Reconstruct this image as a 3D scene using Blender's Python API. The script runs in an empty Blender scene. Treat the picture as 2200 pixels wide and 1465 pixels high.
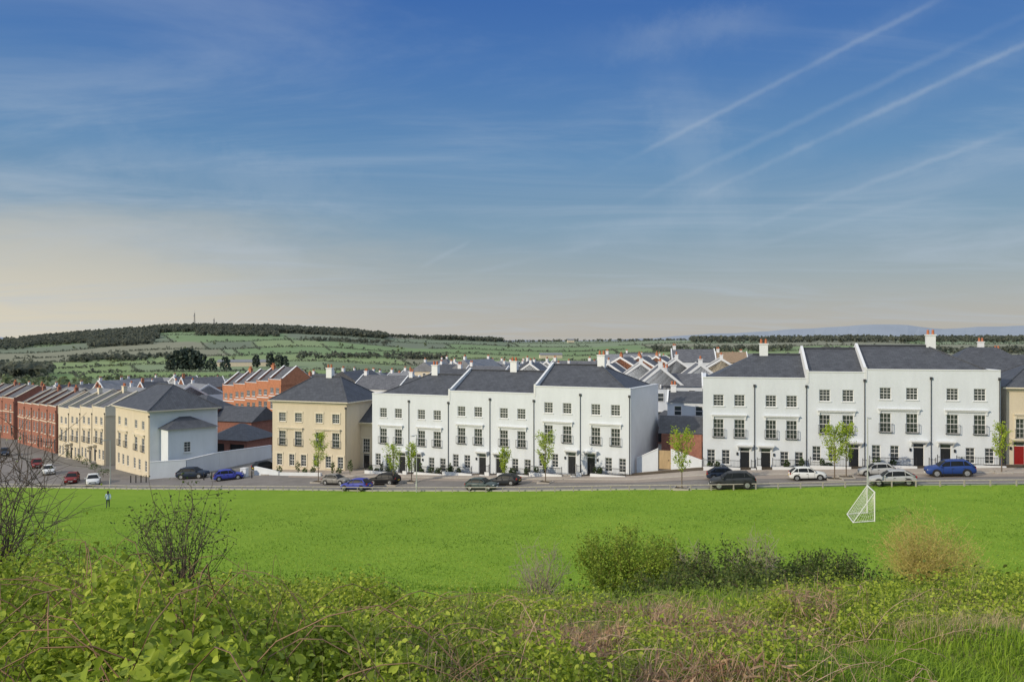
import bpy, bmesh, math, random
import numpy as np
from mathutils import Vector, Matrix
random.seed(7); rng = np.random.default_rng(7)
SC = bpy.context.scene; C = SC.collection
F = 1711.0; CX = 1100.0; CY = 732.5; EYE = 22.0
R = math.radians
def at(px, py, d): return Vector(((px-CX)/F*d, d, EYE-(py-CY)/F*d))

# ------------------------------------------------------------------ terrain
TP = np.array([-1500,-400,0,300,600,800,1100,1355,1510,1855,2150,2700,3700.])
DF = np.array([170,124,112,102,94.5,90.5,84,78.5,75.5,73,69.5,66,60.])
ZF = np.array([25,22.6,20.7,19.1,17.8,17.2,15.98,14.75,14.2,13.4,12.65,11.8,11.])
DH = np.array([230,175,150,118,112,106,97.5,90.5,88,84.2,81,77,72.])
ZH = np.array([26,22.6,21.4,19.9,18.2,17.5,16.3,15.3,14.15,13.4,12.8,12.2,11.5])
def tab(p, xs, ys): return float(np.interp(p, xs, ys))
UG = np.arange(-1500, 3701, 20.)
DG = np.concatenate([np.arange(0,170,1.), np.geomspace(170,14000,170)])
T = np.zeros((len(UG), len(DG)))
RY = ([-1500,-300,0,100,250,350,450,600,750,850,1000,1100,1300,1500,1800,2200,3700],
      [738,736,733,724,711,704,702,705,713,723,728,733,731,729,727,728,731])
for i,p in enumerate(UG):
    df, zf, dh, zh = tab(p,TP,DF), tab(p,TP,ZF), tab(p,TP,DH), tab(p,TP,ZH)
    near = 12.2 - 0.0004*(p-1100) if p>1100 else 12.2
    b1 = max(150, dh+18)
    cd = [0,6,10,14,20,30,40,df,dh,b1,300,450,900,1250,1800,2400,14000]
    cz = [1.75,2.65,3.6,4.6,6.6,9.8,near,zf,zh,
          tab(p,[0,400,800,1100,1400,1800,2200],[22,20.5,18.2,16.8,12.6,11.9,11.6]),
          tab(p,[0,600,1100,1600,2200],[27,25,21,17,16]), tab(p,[0,1100,2200],[32,29,26]),
          tab(p,[0,1100,2200],[34,32,27]),
          (tab(p,[0,400,800,1100,1500,2200],[770,752,756,764,758,757])-CY)/F*1250,
          (tab(p,*RY)-CY)/F*1800, (tab(p,*RY)-CY)/F*1800+30, 42]
    cd = [float(q) for q in cd]
    for k in range(1,len(cd)):
        if cd[k] <= cd[k-1]: cd[k] = cd[k-1]+1
    T[i] = np.interp(DG, cd, cz)
ker = np.array([1,2,3,2,1.])/9
Tp = np.pad(T, ((0,0),(2,2)), mode='edge')
T = sum(ker[k]*Tp[:,k:k+T.shape[1]] for k in range(5))
def Hv(x, y):
    x = np.asarray(x,float); y = np.asarray(y,float)
    p = CX + F*x/np.maximum(y,45.)
    u = np.clip((p-UG[0])/20., 0, len(UG)-1.001); d = np.clip(np.interp(y, DG, np.arange(len(DG))), 0, len(DG)-1.001)
    i = u.astype(int); j = d.astype(int); fu = u-i; fd = d-j
    z = (T[i,j]*(1-fu)+T[i+1,j]*fu)*(1-fd) + (T[i,j+1]*(1-fu)+T[i+1,j+1]*fu)*fd
    fade = np.clip((42-y)/12., 0, 1)*np.clip((y-1)/4., 0, 1)
    nz = .10*np.sin(1.7*x+.6*y)+.09*np.sin(.9*x-1.9*y+1)+.05*np.sin(4.1*x+2.2*y)+.15*np.sin(.33*x+.2*y+2)
    return EYE - z + nz*fade
def H(x, y): return float(Hv(np.array([x]), np.array([y]))[0])
def gsolve(px, py, d0=60, d1=200, off=.06):
    for d in np.arange(d0, d1, .15):
        if EYE-(py-CY)/F*d <= H((px-CX)/F*d, d)+off: return float(d)
    return float(d1)
def fpt(p): d = tab(p,TP,DF); return np.array([(p-CX)/F*d, d])
def hpt(p): d = tab(p,TP,DH); return np.array([(p-CX)/F*d, d])
def street_ang(p, w=.5):
    v = (fpt(p+40)-fpt(p-40))*(1-w)+(hpt(p+40)-hpt(p-40))*w
    return math.atan2(v[1], v[0])

# ------------------------------------------------------------------ helpers
class MB:
    def __init__(s): s.v=[]; s.f=[]; s.m=[]
    def poly(s, pts, mi=0):
        n=len(s.v); s.v += [tuple(p) for p in pts]; s.f.append(tuple(range(n,n+len(pts)))); s.m.append(mi); return s
    def box(s, x0,x1,y0,y1,z0,z1, mi=0):
        n=len(s.v)
        s.v += [(x0,y0,z0),(x1,y0,z0),(x1,y1,z0),(x0,y1,z0),(x0,y0,z1),(x1,y0,z1),(x1,y1,z1),(x0,y1,z1)]
        for q in ((0,3,2,1),(4,5,6,7),(0,1,5,4),(1,2,6,5),(2,3,7,6),(3,0,4,7)): s.f.append(tuple(n+k for k in q)); s.m.append(mi)
        return s
    def cyl(s, p, q, r0, r1=None, n=8, mi=0):
        p=Vector(p); q=Vector(q); r1 = r0 if r1 is None else r1
        a=(q-p).normalized(); t=a.orthogonal().normalized(); b=a.cross(t); k=len(s.v)
        for c,r in ((p,r0),(q,r1)):
            for i in range(n):
                w=2*math.pi*i/n; s.v.append(tuple(c+t*(r*math.cos(w))+b*(r*math.sin(w))))
        for i in range(n):
            j=(i+1)%n; s.f.append((k+i,k+j,k+n+j,k+n+i)); s.m.append(mi)
        s.f.append(tuple(k+i for i in reversed(range(n)))); s.m.append(mi)
        s.f.append(tuple(k+n+i for i in range(n))); s.m.append(mi)
        return s
    def tube(s, pts, r, n=6, mi=0):
        for a,b in zip(pts[:-1],pts[1:]): s.cyl(a,b,r,r,n,mi)
        return s
    def mesh(s, name, smooth=False):
        me=bpy.data.meshes.new(name); me.from_pydata(s.v,[],s.f)
        me.polygons.foreach_set('material_index', s.m)
        if smooth: me.polygons.foreach_set('use_smooth',[True]*len(s.f))
        me.update(); return me
    def build(s, name, mats, parent=None, smooth=False, loc=None):
        me=s.mesh(name,smooth)
        for m in (mats if isinstance(mats,(list,tuple)) else [mats]): me.materials.append(m)
        return put(name, me, parent, loc)
def put(name, me, parent=None, loc=None, rz=0):
    o=bpy.data.objects.new(name, me); C.objects.link(o)
    if parent is not None: o.parent=parent
    if loc is not None: o.location=loc
    if rz: o.rotation_euler=(0,0,rz)
    return o
def tag(o, label=None, cat=None, group=None, kind=None):
    if label: o['label']=label
    if cat: o['category']=cat
    if group: o['group']=group
    if kind: o['kind']=kind
    return o
def thing(name, label, cat, loc=(0,0,0), rz=0, group=None):
    o=bpy.data.objects.new(name,None); C.objects.link(o); o.location=loc; o.rotation_euler=(0,0,rz)
    return tag(o,label,cat,group)
def mesh_np(name, parts, mats, smooth=False):
    V=[];Fq=[];M=[];n=0
    for v,f,mi in parts:
        V.append(v); Fq.append(f+n); M.append(np.full(len(f),mi)); n+=len(v)
    V=np.concatenate(V); Fq=np.concatenate(Fq); M=np.concatenate(M)
    me=bpy.data.meshes.new(name); k=Fq.shape[1]
    me.vertices.add(len(V)); me.vertices.foreach_set('co', V.astype(np.float32).ravel())
    me.loops.add(Fq.size); me.loops.foreach_set('vertex_index', Fq.astype(np.int32).ravel())
    me.polygons.add(len(Fq)); me.polygons.foreach_set('loop_start', np.arange(0,Fq.size,k,dtype=np.int32))
    for m in mats: me.materials.append(m)
    me.polygons.foreach_set('material_index', M.astype(np.int32))
    if smooth: me.polygons.foreach_set('use_smooth', np.ones(len(Fq),bool))
    me.update(calc_edges=True)
    return me
LEAF = np.array([(-.5,0,0),(-.2,.3,.09),(.2,.26,.08),(.55,0,-.07),(.2,-.26,.08),(-.2,-.3,.09)])
def unit(a): return a/np.maximum(np.linalg.norm(a,axis=1,keepdims=True),1e-9)
def leaf_np(cen, size, up=.5, mi=0, asp=1.):
    n=len(cen); size=np.broadcast_to(np.asarray(size,float),(n,))
    nr=unit(unit(rng.normal(size=(n,3)))+np.array([0,0,up])); a=rng.normal(size=(n,3))
    t=unit(a-(a*nr).sum(1,keepdims=True)*nr); b=np.cross(nr,t)
    S=LEAF[None]
    V=cen[:,None,:]+size[:,None,None]*(S[...,0:1]*t[:,None]+asp*S[...,1:2]*b[:,None]+S[...,2:3]*nr[:,None])
    base=(np.arange(n)*6)[:,None]
    f=np.concatenate([base+np.array([[0,3,2,1]]), base+np.array([[0,5,4,3]])])
    return V.reshape(-1,3), f, mi
def blade_np(base, length, width, lean=.4, mi=0):
    n=len(base); az=rng.uniform(0,2*np.pi,n); d=np.stack([np.cos(az),np.sin(az),0*az],1)
    ln=np.abs(rng.normal(0,lean,n)); length=np.broadcast_to(length,(n,)); width=np.broadcast_to(width,(n,))
    sd=np.stack([-np.sin(az+.8),np.cos(az+.8),0*az],1)
    P0=base; P1=base+d*(ln*length*.3)[:,None]; P1[:,2]+=length*.55
    P2=base+d*(ln*length)[:,None]; P2[:,2]+=length*np.clip(1-.35*ln,.3,1)
    w=width[:,None]*.5
    V=np.stack([P0-sd*w,P0+sd*w,P1-sd*w*.8,P1+sd*w*.8,P2-sd*w*.12,P2+sd*w*.12],1).reshape(-1,3)
    b=(np.arange(n)*6)[:,None]
    return V, np.concatenate([b+np.array([[0,1,3,2]]), b+np.array([[2,3,5,4]])]), mi
def tube_np(P, r, mi=0):
    N,K,_=P.shape; r=np.broadcast_to(r,(N,K))
    t=np.gradient(P,axis=1).reshape(-1,3); t=unit(t)
    ref=np.where(np.abs(t[:,2:3])>.8, np.array([[1.,0,0]]), np.array([[0,0,1.]]))
    a=unit(np.cross(t,ref)); b=np.cross(t,a); a=a.reshape(N,K,3); b=b.reshape(N,K,3)
    ring=[P+r[...,None]*(math.cos(w)*a+math.sin(w)*b) for w in (0,2.094,4.189)]
    V=np.stack(ring,2)
    idx=np.arange(N*K*3).reshape(N,K,3); f=[]
    for k in range(3):
        j=(k+1)%3
        f.append(np.stack([idx[:,:-1,k],idx[:,:-1,j],idx[:,1:,j],idx[:,1:,k]],-1).reshape(-1,4))
    return V.reshape(-1,3), np.concatenate(f), mi

# ------------------------------------------------------------------ materials
def newmat(name):
    m=bpy.data.materials.new(name); m.use_nodes=True; nt=m.node_tree
    return m, nt, nt.nodes['Principled BSDF']
def pmat(name, col, rough=.8, var=.15, scale=3., bump=0., bscale=30., spec=.3, metal=0., coat=0., stretch=None, brick=None):
    m,nt,b=newmat(name); N=nt.nodes; L=nt.links
    tc=N.new('ShaderNodeTexCoord'); vec=tc.outputs['Object']
    if stretch:
        mp=N.new('ShaderNodeMapping'); mp.inputs['Scale'].default_value=stretch; L.new(vec,mp.inputs[0]); nv=mp.outputs[0]
    else: nv=vec
    no=N.new('ShaderNodeTexNoise'); no.inputs['Scale'].default_value=scale; no.inputs['Detail'].default_value=6; no.inputs['Roughness'].default_value=.65
    L.new(nv,no.inputs['Vector'])
    r=N.new('ShaderNodeValToRGB'); r.color_ramp.elements[0].position=.3; r.color_ramp.elements[1].position=.7
    r.color_ramp.elements[0].color=(*[c*(1-var) for c in col],1); r.color_ramp.elements[1].color=(*[min(1,c*(1+var)) for c in col],1)
    L.new(no.outputs['Fac'],r.inputs[0]); out=r.outputs[0]
    if brick:
        bt=N.new('ShaderNodeTexBrick'); bt.inputs['Scale'].default_value=1; bt.inputs['Brick Width'].default_value=brick[0]; bt.inputs['Row Height'].default_value=brick[1]
        bt.inputs['Mortar Size'].default_value=.02; bt.inputs['Color1'].default_value=(1.2,1.2,1.2,1); bt.inputs['Color2'].default_value=(.8,.8,.83,1); bt.inputs['Mortar'].default_value=(.55,.55,.55,1)
        L.new(vec,bt.inputs['Vector'])
        mx=N.new('ShaderNodeMixRGB'); mx.blend_type='MULTIPLY'; mx.inputs[0].default_value=.8; L.new(out,mx.inputs[1]); L.new(bt.outputs['Color'],mx.inputs[2]); out=mx.outputs[0]
    L.new(out,b.inputs['Base Color'])
    b.inputs['Roughness'].default_value=rough; b.inputs['Specular IOR Level'].default_value=spec; b.inputs['Metallic'].default_value=metal
    b.inputs['Coat Weight'].default_value=coat; b.inputs['Coat Roughness'].default_value=.15
    if bump:
        n2=N.new('ShaderNodeTexNoise'); n2.inputs['Scale'].default_value=bscale; n2.inputs['Detail'].default_value=4; L.new(vec,n2.inputs['Vector'])
        bp=N.new('ShaderNodeBump'); bp.inputs['Strength'].default_value=bump; bp.inputs['Distance'].default_value=.05
        L.new(n2.outputs['Fac'],bp.inputs['Height']); L.new(bp.outputs[0],b.inputs['Normal'])
    return m
def leafmat(name, cols, trans=.3, rough=.55):
    m,nt,b=newmat(name); N=nt.nodes; L=nt.links
    g=N.new('ShaderNodeNewGeometry'); r=N.new('ShaderNodeValToRGB'); els=r.color_ramp.elements
    while len(els)<len(cols): els.new(.5)
    for k,c in enumerate(cols): els[k].position=k/(len(cols)-1); els[k].color=(*c,1)
    L.new(g.outputs['Random Per Island'],r.inputs[0]); L.new(r.outputs[0],b.inputs['Base Color'])
    b.inputs['Roughness'].default_value=rough; b.inputs['Specular IOR Level'].default_value=.25
    tr=N.new('ShaderNodeBsdfTranslucent'); L.new(r.outputs[0],tr.inputs[0]); mx=N.new('ShaderNodeMixShader'); mx.inputs[0].default_value=trans
    L.new(b.outputs[0],mx.inputs[1]); L.new(tr.outputs[0],mx.inputs[2]); L.new(mx.outputs[0],N['Material Output'].inputs[0])
    return m
def groundmat(name, cols, scales, bump=.5, bscale=6., rough=.95):
    m,nt,b=newmat(name); N=nt.nodes; L=nt.links
    tc=N.new('ShaderNodeTexCoord'); out=None
    for k in range(len(scales)):
        c0,c1,sc=cols[2*k],cols[2*k+1],scales[k]
        no=N.new('ShaderNodeTexNoise'); no.inputs['Scale'].default_value=sc; no.inputs['Detail'].default_value=8; no.inputs['Roughness'].default_value=.7; L.new(tc.outputs['Object'],no.inputs['Vector'])
        r=N.new('ShaderNodeValToRGB'); r.color_ramp.elements[0].position=.40; r.color_ramp.elements[1].position=.60; r.color_ramp.elements[0].color=(*c0,1); r.color_ramp.elements[1].color=(*c1,1); L.new(no.outputs['Fac'],r.inputs[0])
        if out is None: out=r.outputs[0]
        else:
            mx=N.new('ShaderNodeMixRGB'); mx.inputs[0].default_value=.5; L.new(out,mx.inputs[1]); L.new(r.outputs[0],mx.inputs[2]); out=mx.outputs[0]
    L.new(out,b.inputs['Base Color']); b.inputs['Roughness'].default_value=rough; b.inputs['Specular IOR Level'].default_value=.1
    n2=N.new('ShaderNodeTexNoise'); n2.inputs['Scale'].default_value=bscale; n2.inputs['Detail'].default_value=6; L.new(tc.outputs['Object'],n2.inputs['Vector'])
    bp=N.new('ShaderNodeBump'); bp.inputs['Strength'].default_value=bump; bp.inputs['Distance'].default_value=.12; L.new(n2.outputs['Fac'],bp.inputs['Height']); L.new(bp.outputs[0],b.inputs['Normal'])
    return m
W_WHITE=pmat('white_render',(.63,.67,.72),.85,.06,.8,.15,40,stretch=(1,1,.25))
W_WHITE2=pmat('white_render_side',(.65,.67,.695),.85,.06,.6)
W_CREAM=pmat('cream_render',(.60,.53,.41),.85,.07,.9,stretch=(1,1,.3))
W_STONE=pmat('stone_trim',(.66,.60,.48),.8,.06,2)
W_WTRIM=pmat('white_trim',(.71,.73,.75),.6,.03,2)
W_BRICK=pmat('red_brick',(.31,.135,.095),.9,.22,2.5,.2,30)
W_ORANGE=pmat('orange_brick',(.46,.20,.11),.9,.2,2.0,.2,30)
W_BROWNB=pmat('brown_brick',(.26,.12,.09),.9,.25,3)
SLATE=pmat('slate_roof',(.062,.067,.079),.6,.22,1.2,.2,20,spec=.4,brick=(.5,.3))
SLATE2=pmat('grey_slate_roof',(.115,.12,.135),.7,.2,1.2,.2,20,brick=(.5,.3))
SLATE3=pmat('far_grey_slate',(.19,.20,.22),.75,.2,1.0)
TERRA=pmat('terracotta',(.42,.15,.075),.8,.15,8)
BLACK=pmat('black_iron',(.02,.02,.023),.45,.2,5)
IRON=pmat('dark_grey_iron',(.05,.052,.056),.5,.2,5)
DOORB=pmat('black_door_paint',(.018,.02,.025),.3,.1,5,spec=.5)
DOORR=pmat('red_door_paint',(.25,.012,.012),.3,.1,5,spec=.5)
UPVC=pmat('white_window_frame',(.72,.72,.72),.5,.03,5)
WOOD=pmat('pale_timber',(.45,.33,.19),.8,.2,4,stretch=(1,1,.2))
GREYWOOD=pmat('weathered_timber',(.38,.35,.31),.85,.2,4)
METAL=pmat('galvanised_steel',(.46,.47,.48),.45,.08,6,metal=.3)
WMETAL=pmat('white_metal',(.74,.74,.72),.45,.05,6)
BRASS=pmat('brass',(.5,.38,.15),.3,.1,6,metal=1)
def glassmat(name, col): return pmat(name,col,.06,.5,.9,spec=.6)
GLASS=glassmat('window_glass',(.045,.055,.06)); CARGLASS=pmat('car_glass',(.014,.017,.02),.42,.3,.9,spec=.12)
ASPH=pmat('asphalt',(.185,.17,.16),.9,.15,.5,.3,60)
BAY=pmat('bay_paving',(.29,.245,.21),.9,.12,.8,.2,40)
PAVE=pmat('paving',(.36,.31,.265),.9,.12,.8,.2,40)
KERB=pmat('kerb_stone',(.40,.38,.35),.9,.1,3)
TOWN=pmat('town_ground',(.18,.17,.155),.95,.2,.3)
SOIL=pmat('soil',(.08,.06,.04),.95,.3,4)
TYRE=pmat('tyre_rubber',(.02,.02,.02),.85,.1,6); RIM=pmat('alloy_rim',(.35,.36,.37),.45,.08,6,metal=.5)
PLAST=pmat('dark_plastic',(.022,.022,.024),.6,.1,6)
LAMPW=pmat('headlamp',(.42,.44,.47),.3,.05,6,spec=.4); LAMPR=pmat('tail_lamp',(.35,.012,.012),.3,.05,6,spec=.4)
PLW=pmat('plate_white',(.7,.7,.68),.5,.02,6); PLY=pmat('plate_yellow',(.7,.5,.05),.5,.02,6)
BARK=pmat('bark',(.16,.125,.095),.9,.25,6); TWIG=pmat('grey_twig',(.34,.29,.22),.9,.2,6); CANE=pmat('bramble_cane',(.24,.15,.085),.75,.3,5)
DTWIG=pmat('dark_twig',(.10,.08,.065),.9,.2,6); TANTWIG=pmat('tan_twig',(.52,.43,.15),.9,.2,6); OLSTEM=pmat('olive_stem',(.20,.20,.05),.9,.2,6)
L_STREET=leafmat('young_tree_leaf',[(.26,.36,.03),(.37,.48,.045),(.47,.57,.07)],.4)
L_BRAM=leafmat('bramble_leaf',[(.14,.20,.025),(.26,.345,.035),(.38,.47,.05),(.50,.57,.085)],.42)
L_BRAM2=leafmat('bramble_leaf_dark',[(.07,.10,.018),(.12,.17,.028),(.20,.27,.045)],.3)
L_GRASS=leafmat('grass_blade',[(.16,.26,.025),(.25,.38,.038),(.33,.46,.055)],.38)
L_FIELD=leafmat('field_grass_blade',[(.165,.275,.024),(.21,.33,.031),(.265,.385,.042)],.3)
L_FIELD2=leafmat('field_grass_pale_blade',[(.24,.35,.042),(.30,.40,.055),(.365,.455,.075)],.3)
L_FIELD3=leafmat('field_grass_dark_blade',[(.095,.185,.017),(.125,.225,.022),(.16,.27,.028)],.3)
L_STRAW=leafmat('straw',[(.30,.23,.12),(.44,.35,.19),(.56,.46,.28)],.3)
L_BRACK=leafmat('dead_bracken',[(.24,.14,.09),(.42,.28,.17),(.56,.41,.27)],.3)
L_BUSH=leafmat('bush_leaf',[(.16,.24,.03),(.25,.35,.042),(.35,.45,.06)],.42)
L_DARK=leafmat('dark_bush_leaf',[(.05,.08,.02),(.085,.125,.028),(.15,.19,.042)],.3)
L_OLIVE=leafmat('olive_bud_leaf',[(.42,.37,.09),(.52,.45,.13),(.46,.47,.10)],.42)
L_HEDGE=leafmat('garden_leaf',[(.04,.07,.022),(.07,.115,.03),(.11,.17,.045)],.25)
L_FAR=leafmat('far_foliage',[(.125,.14,.115),(.145,.16,.125),(.165,.175,.13)],.45,.9)  # far leaf colours paled to stand in for distance haze
L_FARG=leafmat('far_green_foliage',[(.14,.175,.10),(.17,.205,.11),(.20,.235,.12)],.4,.9)
L_PINE=leafmat('far_conifer',[(.065,.088,.075),(.08,.105,.085),(.098,.12,.093)],.3,.9)

# ------------------------------------------------------------------ ground sheet
HILLM=groundmat('hillside_soil_grass',[(.11,.13,.03),(.18,.23,.04),(.12,.165,.03),(.21,.20,.08)],(1.3,5.),.6,9)
FIELDM=groundmat('mown_grass',[(.14,.25,.02),(.235,.35,.04),(.13,.235,.02),(.225,.34,.036),(.15,.26,.022),(.205,.32,.032)],(.09,.5,2.5),.8,4)
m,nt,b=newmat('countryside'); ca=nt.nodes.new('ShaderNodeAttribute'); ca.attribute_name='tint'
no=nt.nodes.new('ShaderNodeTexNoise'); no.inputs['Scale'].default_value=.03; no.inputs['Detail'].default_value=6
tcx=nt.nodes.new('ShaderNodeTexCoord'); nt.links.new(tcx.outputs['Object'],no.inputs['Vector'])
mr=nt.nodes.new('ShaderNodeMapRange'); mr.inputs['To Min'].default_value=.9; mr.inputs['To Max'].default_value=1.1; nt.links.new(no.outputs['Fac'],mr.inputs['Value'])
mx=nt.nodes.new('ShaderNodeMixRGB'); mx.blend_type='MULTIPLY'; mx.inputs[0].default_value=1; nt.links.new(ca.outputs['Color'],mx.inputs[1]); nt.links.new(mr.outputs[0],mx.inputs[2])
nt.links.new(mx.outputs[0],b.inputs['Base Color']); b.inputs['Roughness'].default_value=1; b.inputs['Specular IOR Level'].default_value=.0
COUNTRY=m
rows=np.concatenate([np.arange(-14,40,.7),np.arange(40,130,1.),np.geomspace(130,420,30)[:-1],np.arange(420,1960,20.),np.geomspace(1960,13500,24)])
ss=np.linspace(-1.5,1.5,300)
Yg=np.repeat(rows[:,None],len(ss),1); Xg=ss[None]*(np.abs(Yg)+14)
Zg=Hv(Xg,np.maximum(Yg,0)); nr_,nc_=Yg.shape
V=np.stack([Xg,Yg,Zg],-1).reshape(-1,3); idx=np.arange(nr_*nc_).reshape(nr_,nc_)
Fq=np.stack([idx[:-1,:-1],idx[:-1,1:],idx[1:,1:],idx[1:,:-1]],-1).reshape(-1,4)
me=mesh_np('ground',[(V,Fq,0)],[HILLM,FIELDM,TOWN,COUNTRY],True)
yc=Yg[:-1,:-1]+.5; xc=(Xg[:-1,:-1]+Xg[1:,1:])/2
pc=CX+F*xc/np.maximum(yc,45); dfc=np.interp(pc,TP,DF)
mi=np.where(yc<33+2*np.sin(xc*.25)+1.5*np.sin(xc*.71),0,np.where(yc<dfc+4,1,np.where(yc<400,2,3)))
me.polygons.foreach_set('material_index',mi.astype(np.int32).ravel())
SB=[420,560,700,840,980,1120,1260,1400,1560,1720,1840,2100,14000]
SB_X=[sorted(random.uniform(-1500,3700) for _ in range(random.randint(10,15))) for _ in SB]
PAL=[(.16,.25,.08),(.19,.275,.09),(.215,.29,.105),(.14,.185,.095),(.225,.22,.14),(.17,.225,.11),(.135,.165,.095),(.20,.26,.13),(.16,.25,.085)]
SB_C=[[random.choice(PAL) for _ in range(40)] for _ in SB]
def warp(p,d): return d*(1+.035*math.sin(p/170+1)+.02*math.sin(p/61))
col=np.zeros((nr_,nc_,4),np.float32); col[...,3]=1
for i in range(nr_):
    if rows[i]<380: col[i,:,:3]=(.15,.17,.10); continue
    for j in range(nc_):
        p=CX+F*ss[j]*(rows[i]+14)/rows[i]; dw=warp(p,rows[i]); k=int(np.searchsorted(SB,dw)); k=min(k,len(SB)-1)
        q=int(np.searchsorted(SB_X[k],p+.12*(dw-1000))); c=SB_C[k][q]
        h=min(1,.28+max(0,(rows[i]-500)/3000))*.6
        col[i,j,:3]=[c[t]*(1-h)+(.23,.26,.25)[t]*h for t in range(3)]  # aerial haze painted into the field colour, stronger with distance
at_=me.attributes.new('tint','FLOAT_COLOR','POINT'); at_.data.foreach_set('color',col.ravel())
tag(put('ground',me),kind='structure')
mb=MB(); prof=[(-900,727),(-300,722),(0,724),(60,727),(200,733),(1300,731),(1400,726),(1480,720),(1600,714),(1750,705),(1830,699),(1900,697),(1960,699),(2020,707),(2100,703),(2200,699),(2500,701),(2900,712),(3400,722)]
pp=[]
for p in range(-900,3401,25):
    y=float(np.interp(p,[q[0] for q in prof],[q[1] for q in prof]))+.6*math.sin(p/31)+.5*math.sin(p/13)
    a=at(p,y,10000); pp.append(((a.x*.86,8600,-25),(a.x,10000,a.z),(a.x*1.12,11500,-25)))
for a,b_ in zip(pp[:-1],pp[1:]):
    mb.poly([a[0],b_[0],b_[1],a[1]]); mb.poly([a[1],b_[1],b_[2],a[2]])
tag(mb.build('distant_hills',pmat('hazy_blue_hill',(.28,.32,.375),1,.05,.002,spec=0)),kind='structure')  # distance haze is put into the pale blue base colour

def strip(name, mat, d0f, d1f, off, p0=-1000, p1=3000, n=8, step=20, skirt=0):
    ps=np.arange(p0,p1+1,step); V=[]
    for p in ps:
        a,b=d0f(p),d1f(p)
        for k in range(n+1):
            d=a+(b-a)*k/n; x=(p-CX)/F*d; V.append((x,d,H(x,d)+off))
    mb=MB(); mb.v=V
    for i in range(len(ps)-1):
        for k in range(n):
            q=i*(n+1)+k; mb.f.append((q,q+n+1,q+n+2,q+1)); mb.m.append(0)
    if skirt:
        for i in range(len(ps)-1):
            a=V[i*(n+1)]; b=V[(i+1)*(n+1)]
            mb.poly([a,b,(b[0],b[1],b[2]-skirt),(a[0],a[1],a[2]-skirt)])
    return tag(mb.build(name,mat),kind='structure')
dfn=lambda p: tab(p,TP,DF); dhn=lambda p: tab(p,TP,DH)
strip('road',ASPH,lambda p:dfn(p)+.9,lambda p:dhn(p)-4.4,.06)
strip('parking_bays',BAY,lambda p:dhn(p)-6.7,lambda p:dhn(p)-4.5,.078,620,3000,4,20)
strip('kerb',KERB,lambda p:dhn(p)-4.5,lambda p:dhn(p)-4.3,.165,560,3000,1,20,.2)
strip('pavement',PAVE,lambda p:dhn(p)-4.3,lambda p:dhn(p)+.6,.16,560,3000,4)
strip('verge_kerb',KERB,lambda p:dfn(p)+.65,lambda p:dfn(p)+.9,.15,-1000,3000,1,20,.2)
strip('front_garden_soil',SOIL,lambda p:dhn(p)-1.6,lambda p:dhn(p)+.3,.175,800,2700,2)

# ------------------------------------------------------------------ houses
_wc={}
def win_meshes(w,h,nx,ny):
    k=(round(w,2),round(h,2),nx,ny)
    if k in _wc: return _wc[k]
    p=MB().box(-w/2+.03,w/2-.03,.105,.125,.03,h-.03).mesh('window')
    p.materials.append(GLASS)
    f=MB(); a=.065
    f.box(-w/2,-w/2+a,.07,.139,0,h); f.box(w/2-a,w/2,.07,.139,0,h); f.box(-w/2+a,w/2-a,.07,.139,0,a); f.box(-w/2+a,w/2-a,.07,.139,h-a,h)
    f.box(-w/2+a,w/2-a,.075,.13,h/2-.03,h/2+.03)
    for i in range(1,nx):
        x=-w/2+a+(w-2*a)*i/nx
        f.box(x-.016,x+.016,.085,.128,a,h/2-.03); f.box(x-.016,x+.016,.085,.128,h/2+.03,h-a)
    for j in range(1,ny):
        if abs(j/ny-.5)<.01: continue
        z=h*j/ny; f.box(-w/2+a,w/2-a,.088,.126,z-.016,z+.016)
    fm=f.mesh('frame'); fm.materials.append(UPVC)
    s=MB().box(-w/2-.1,w/2+.1,-.09,.072,-.08,.004).mesh('sill')
    _wc[k]=(p,fm,s); return _wc[k]
_bc={}
def balcony_mesh(w):
    k=round(w,2)
    if k in _bc: return _bc[k]
    m=MB(); a=w/2+.12
    m.box(-a,a,-.24,0,-.04,0)
    m.box(-a,a,-.235,-.215,.88,.91); m.box(-a,a,-.235,-.215,.08,.10)
    for s in (-1,1):
        m.box(min(s*a,s*(a-.025)),max(s*a,s*(a-.025)),-.215,-.002,.88,.91); m.box(min(s*a,s*(a-.03)),max(s*a,s*(a-.03)),-.24,-.21,0,.92)
    n=int(2*a/.15)
    for i in range(1,n):
        x=-a+2*a*i/n; m.box(x-.007,x+.007,-.232,-.218,.0,.88)
    _bc[k]=m.mesh('balcony_railing'); _bc[k].materials.append(IRON); return _bc[k]
def setmat(o,mat):
    if len(o.data.materials)==0: o.data.materials.append(mat)
    o.material_slots[0].link='OBJECT'; o.material_slots[0].material=mat
def facade(mb,W,zlo,ht,ops,t,mi):
    xs=sorted({0,W}|{round(o[0],3) for o in ops}|{round(o[1],3) for o in ops}); zs=sorted({zlo,ht}|{round(o[2],3) for o in ops}|{round(o[3],3) for o in ops})
    for a,b in zip(xs[:-1],xs[1:]):
        for c,d in zip(zs[:-1],zs[1:]):
            mx,mz=(a+b)/2,(c+d)/2
            if any(o[0]<mx<o[1] and o[2]<mz<o[3] for o in ops): continue
            mb.poly([(a,0,c),(b,0,c),(b,0,d),(a,0,d)],mi)
    for (a,b,c,d) in ops:
        mb.poly([(a,0,c),(a,t,c),(a,t,d),(a,0,d)],mi); mb.poly([(b,0,c),(b,0,d),(b,t,d),(b,t,c)],mi)
        mb.poly([(a,0,c),(b,0,c),(b,t,c),(a,t,c)],mi); mb.poly([(a,0,d),(a,t,d),(b,t,d),(b,0,d)],mi)
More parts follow.
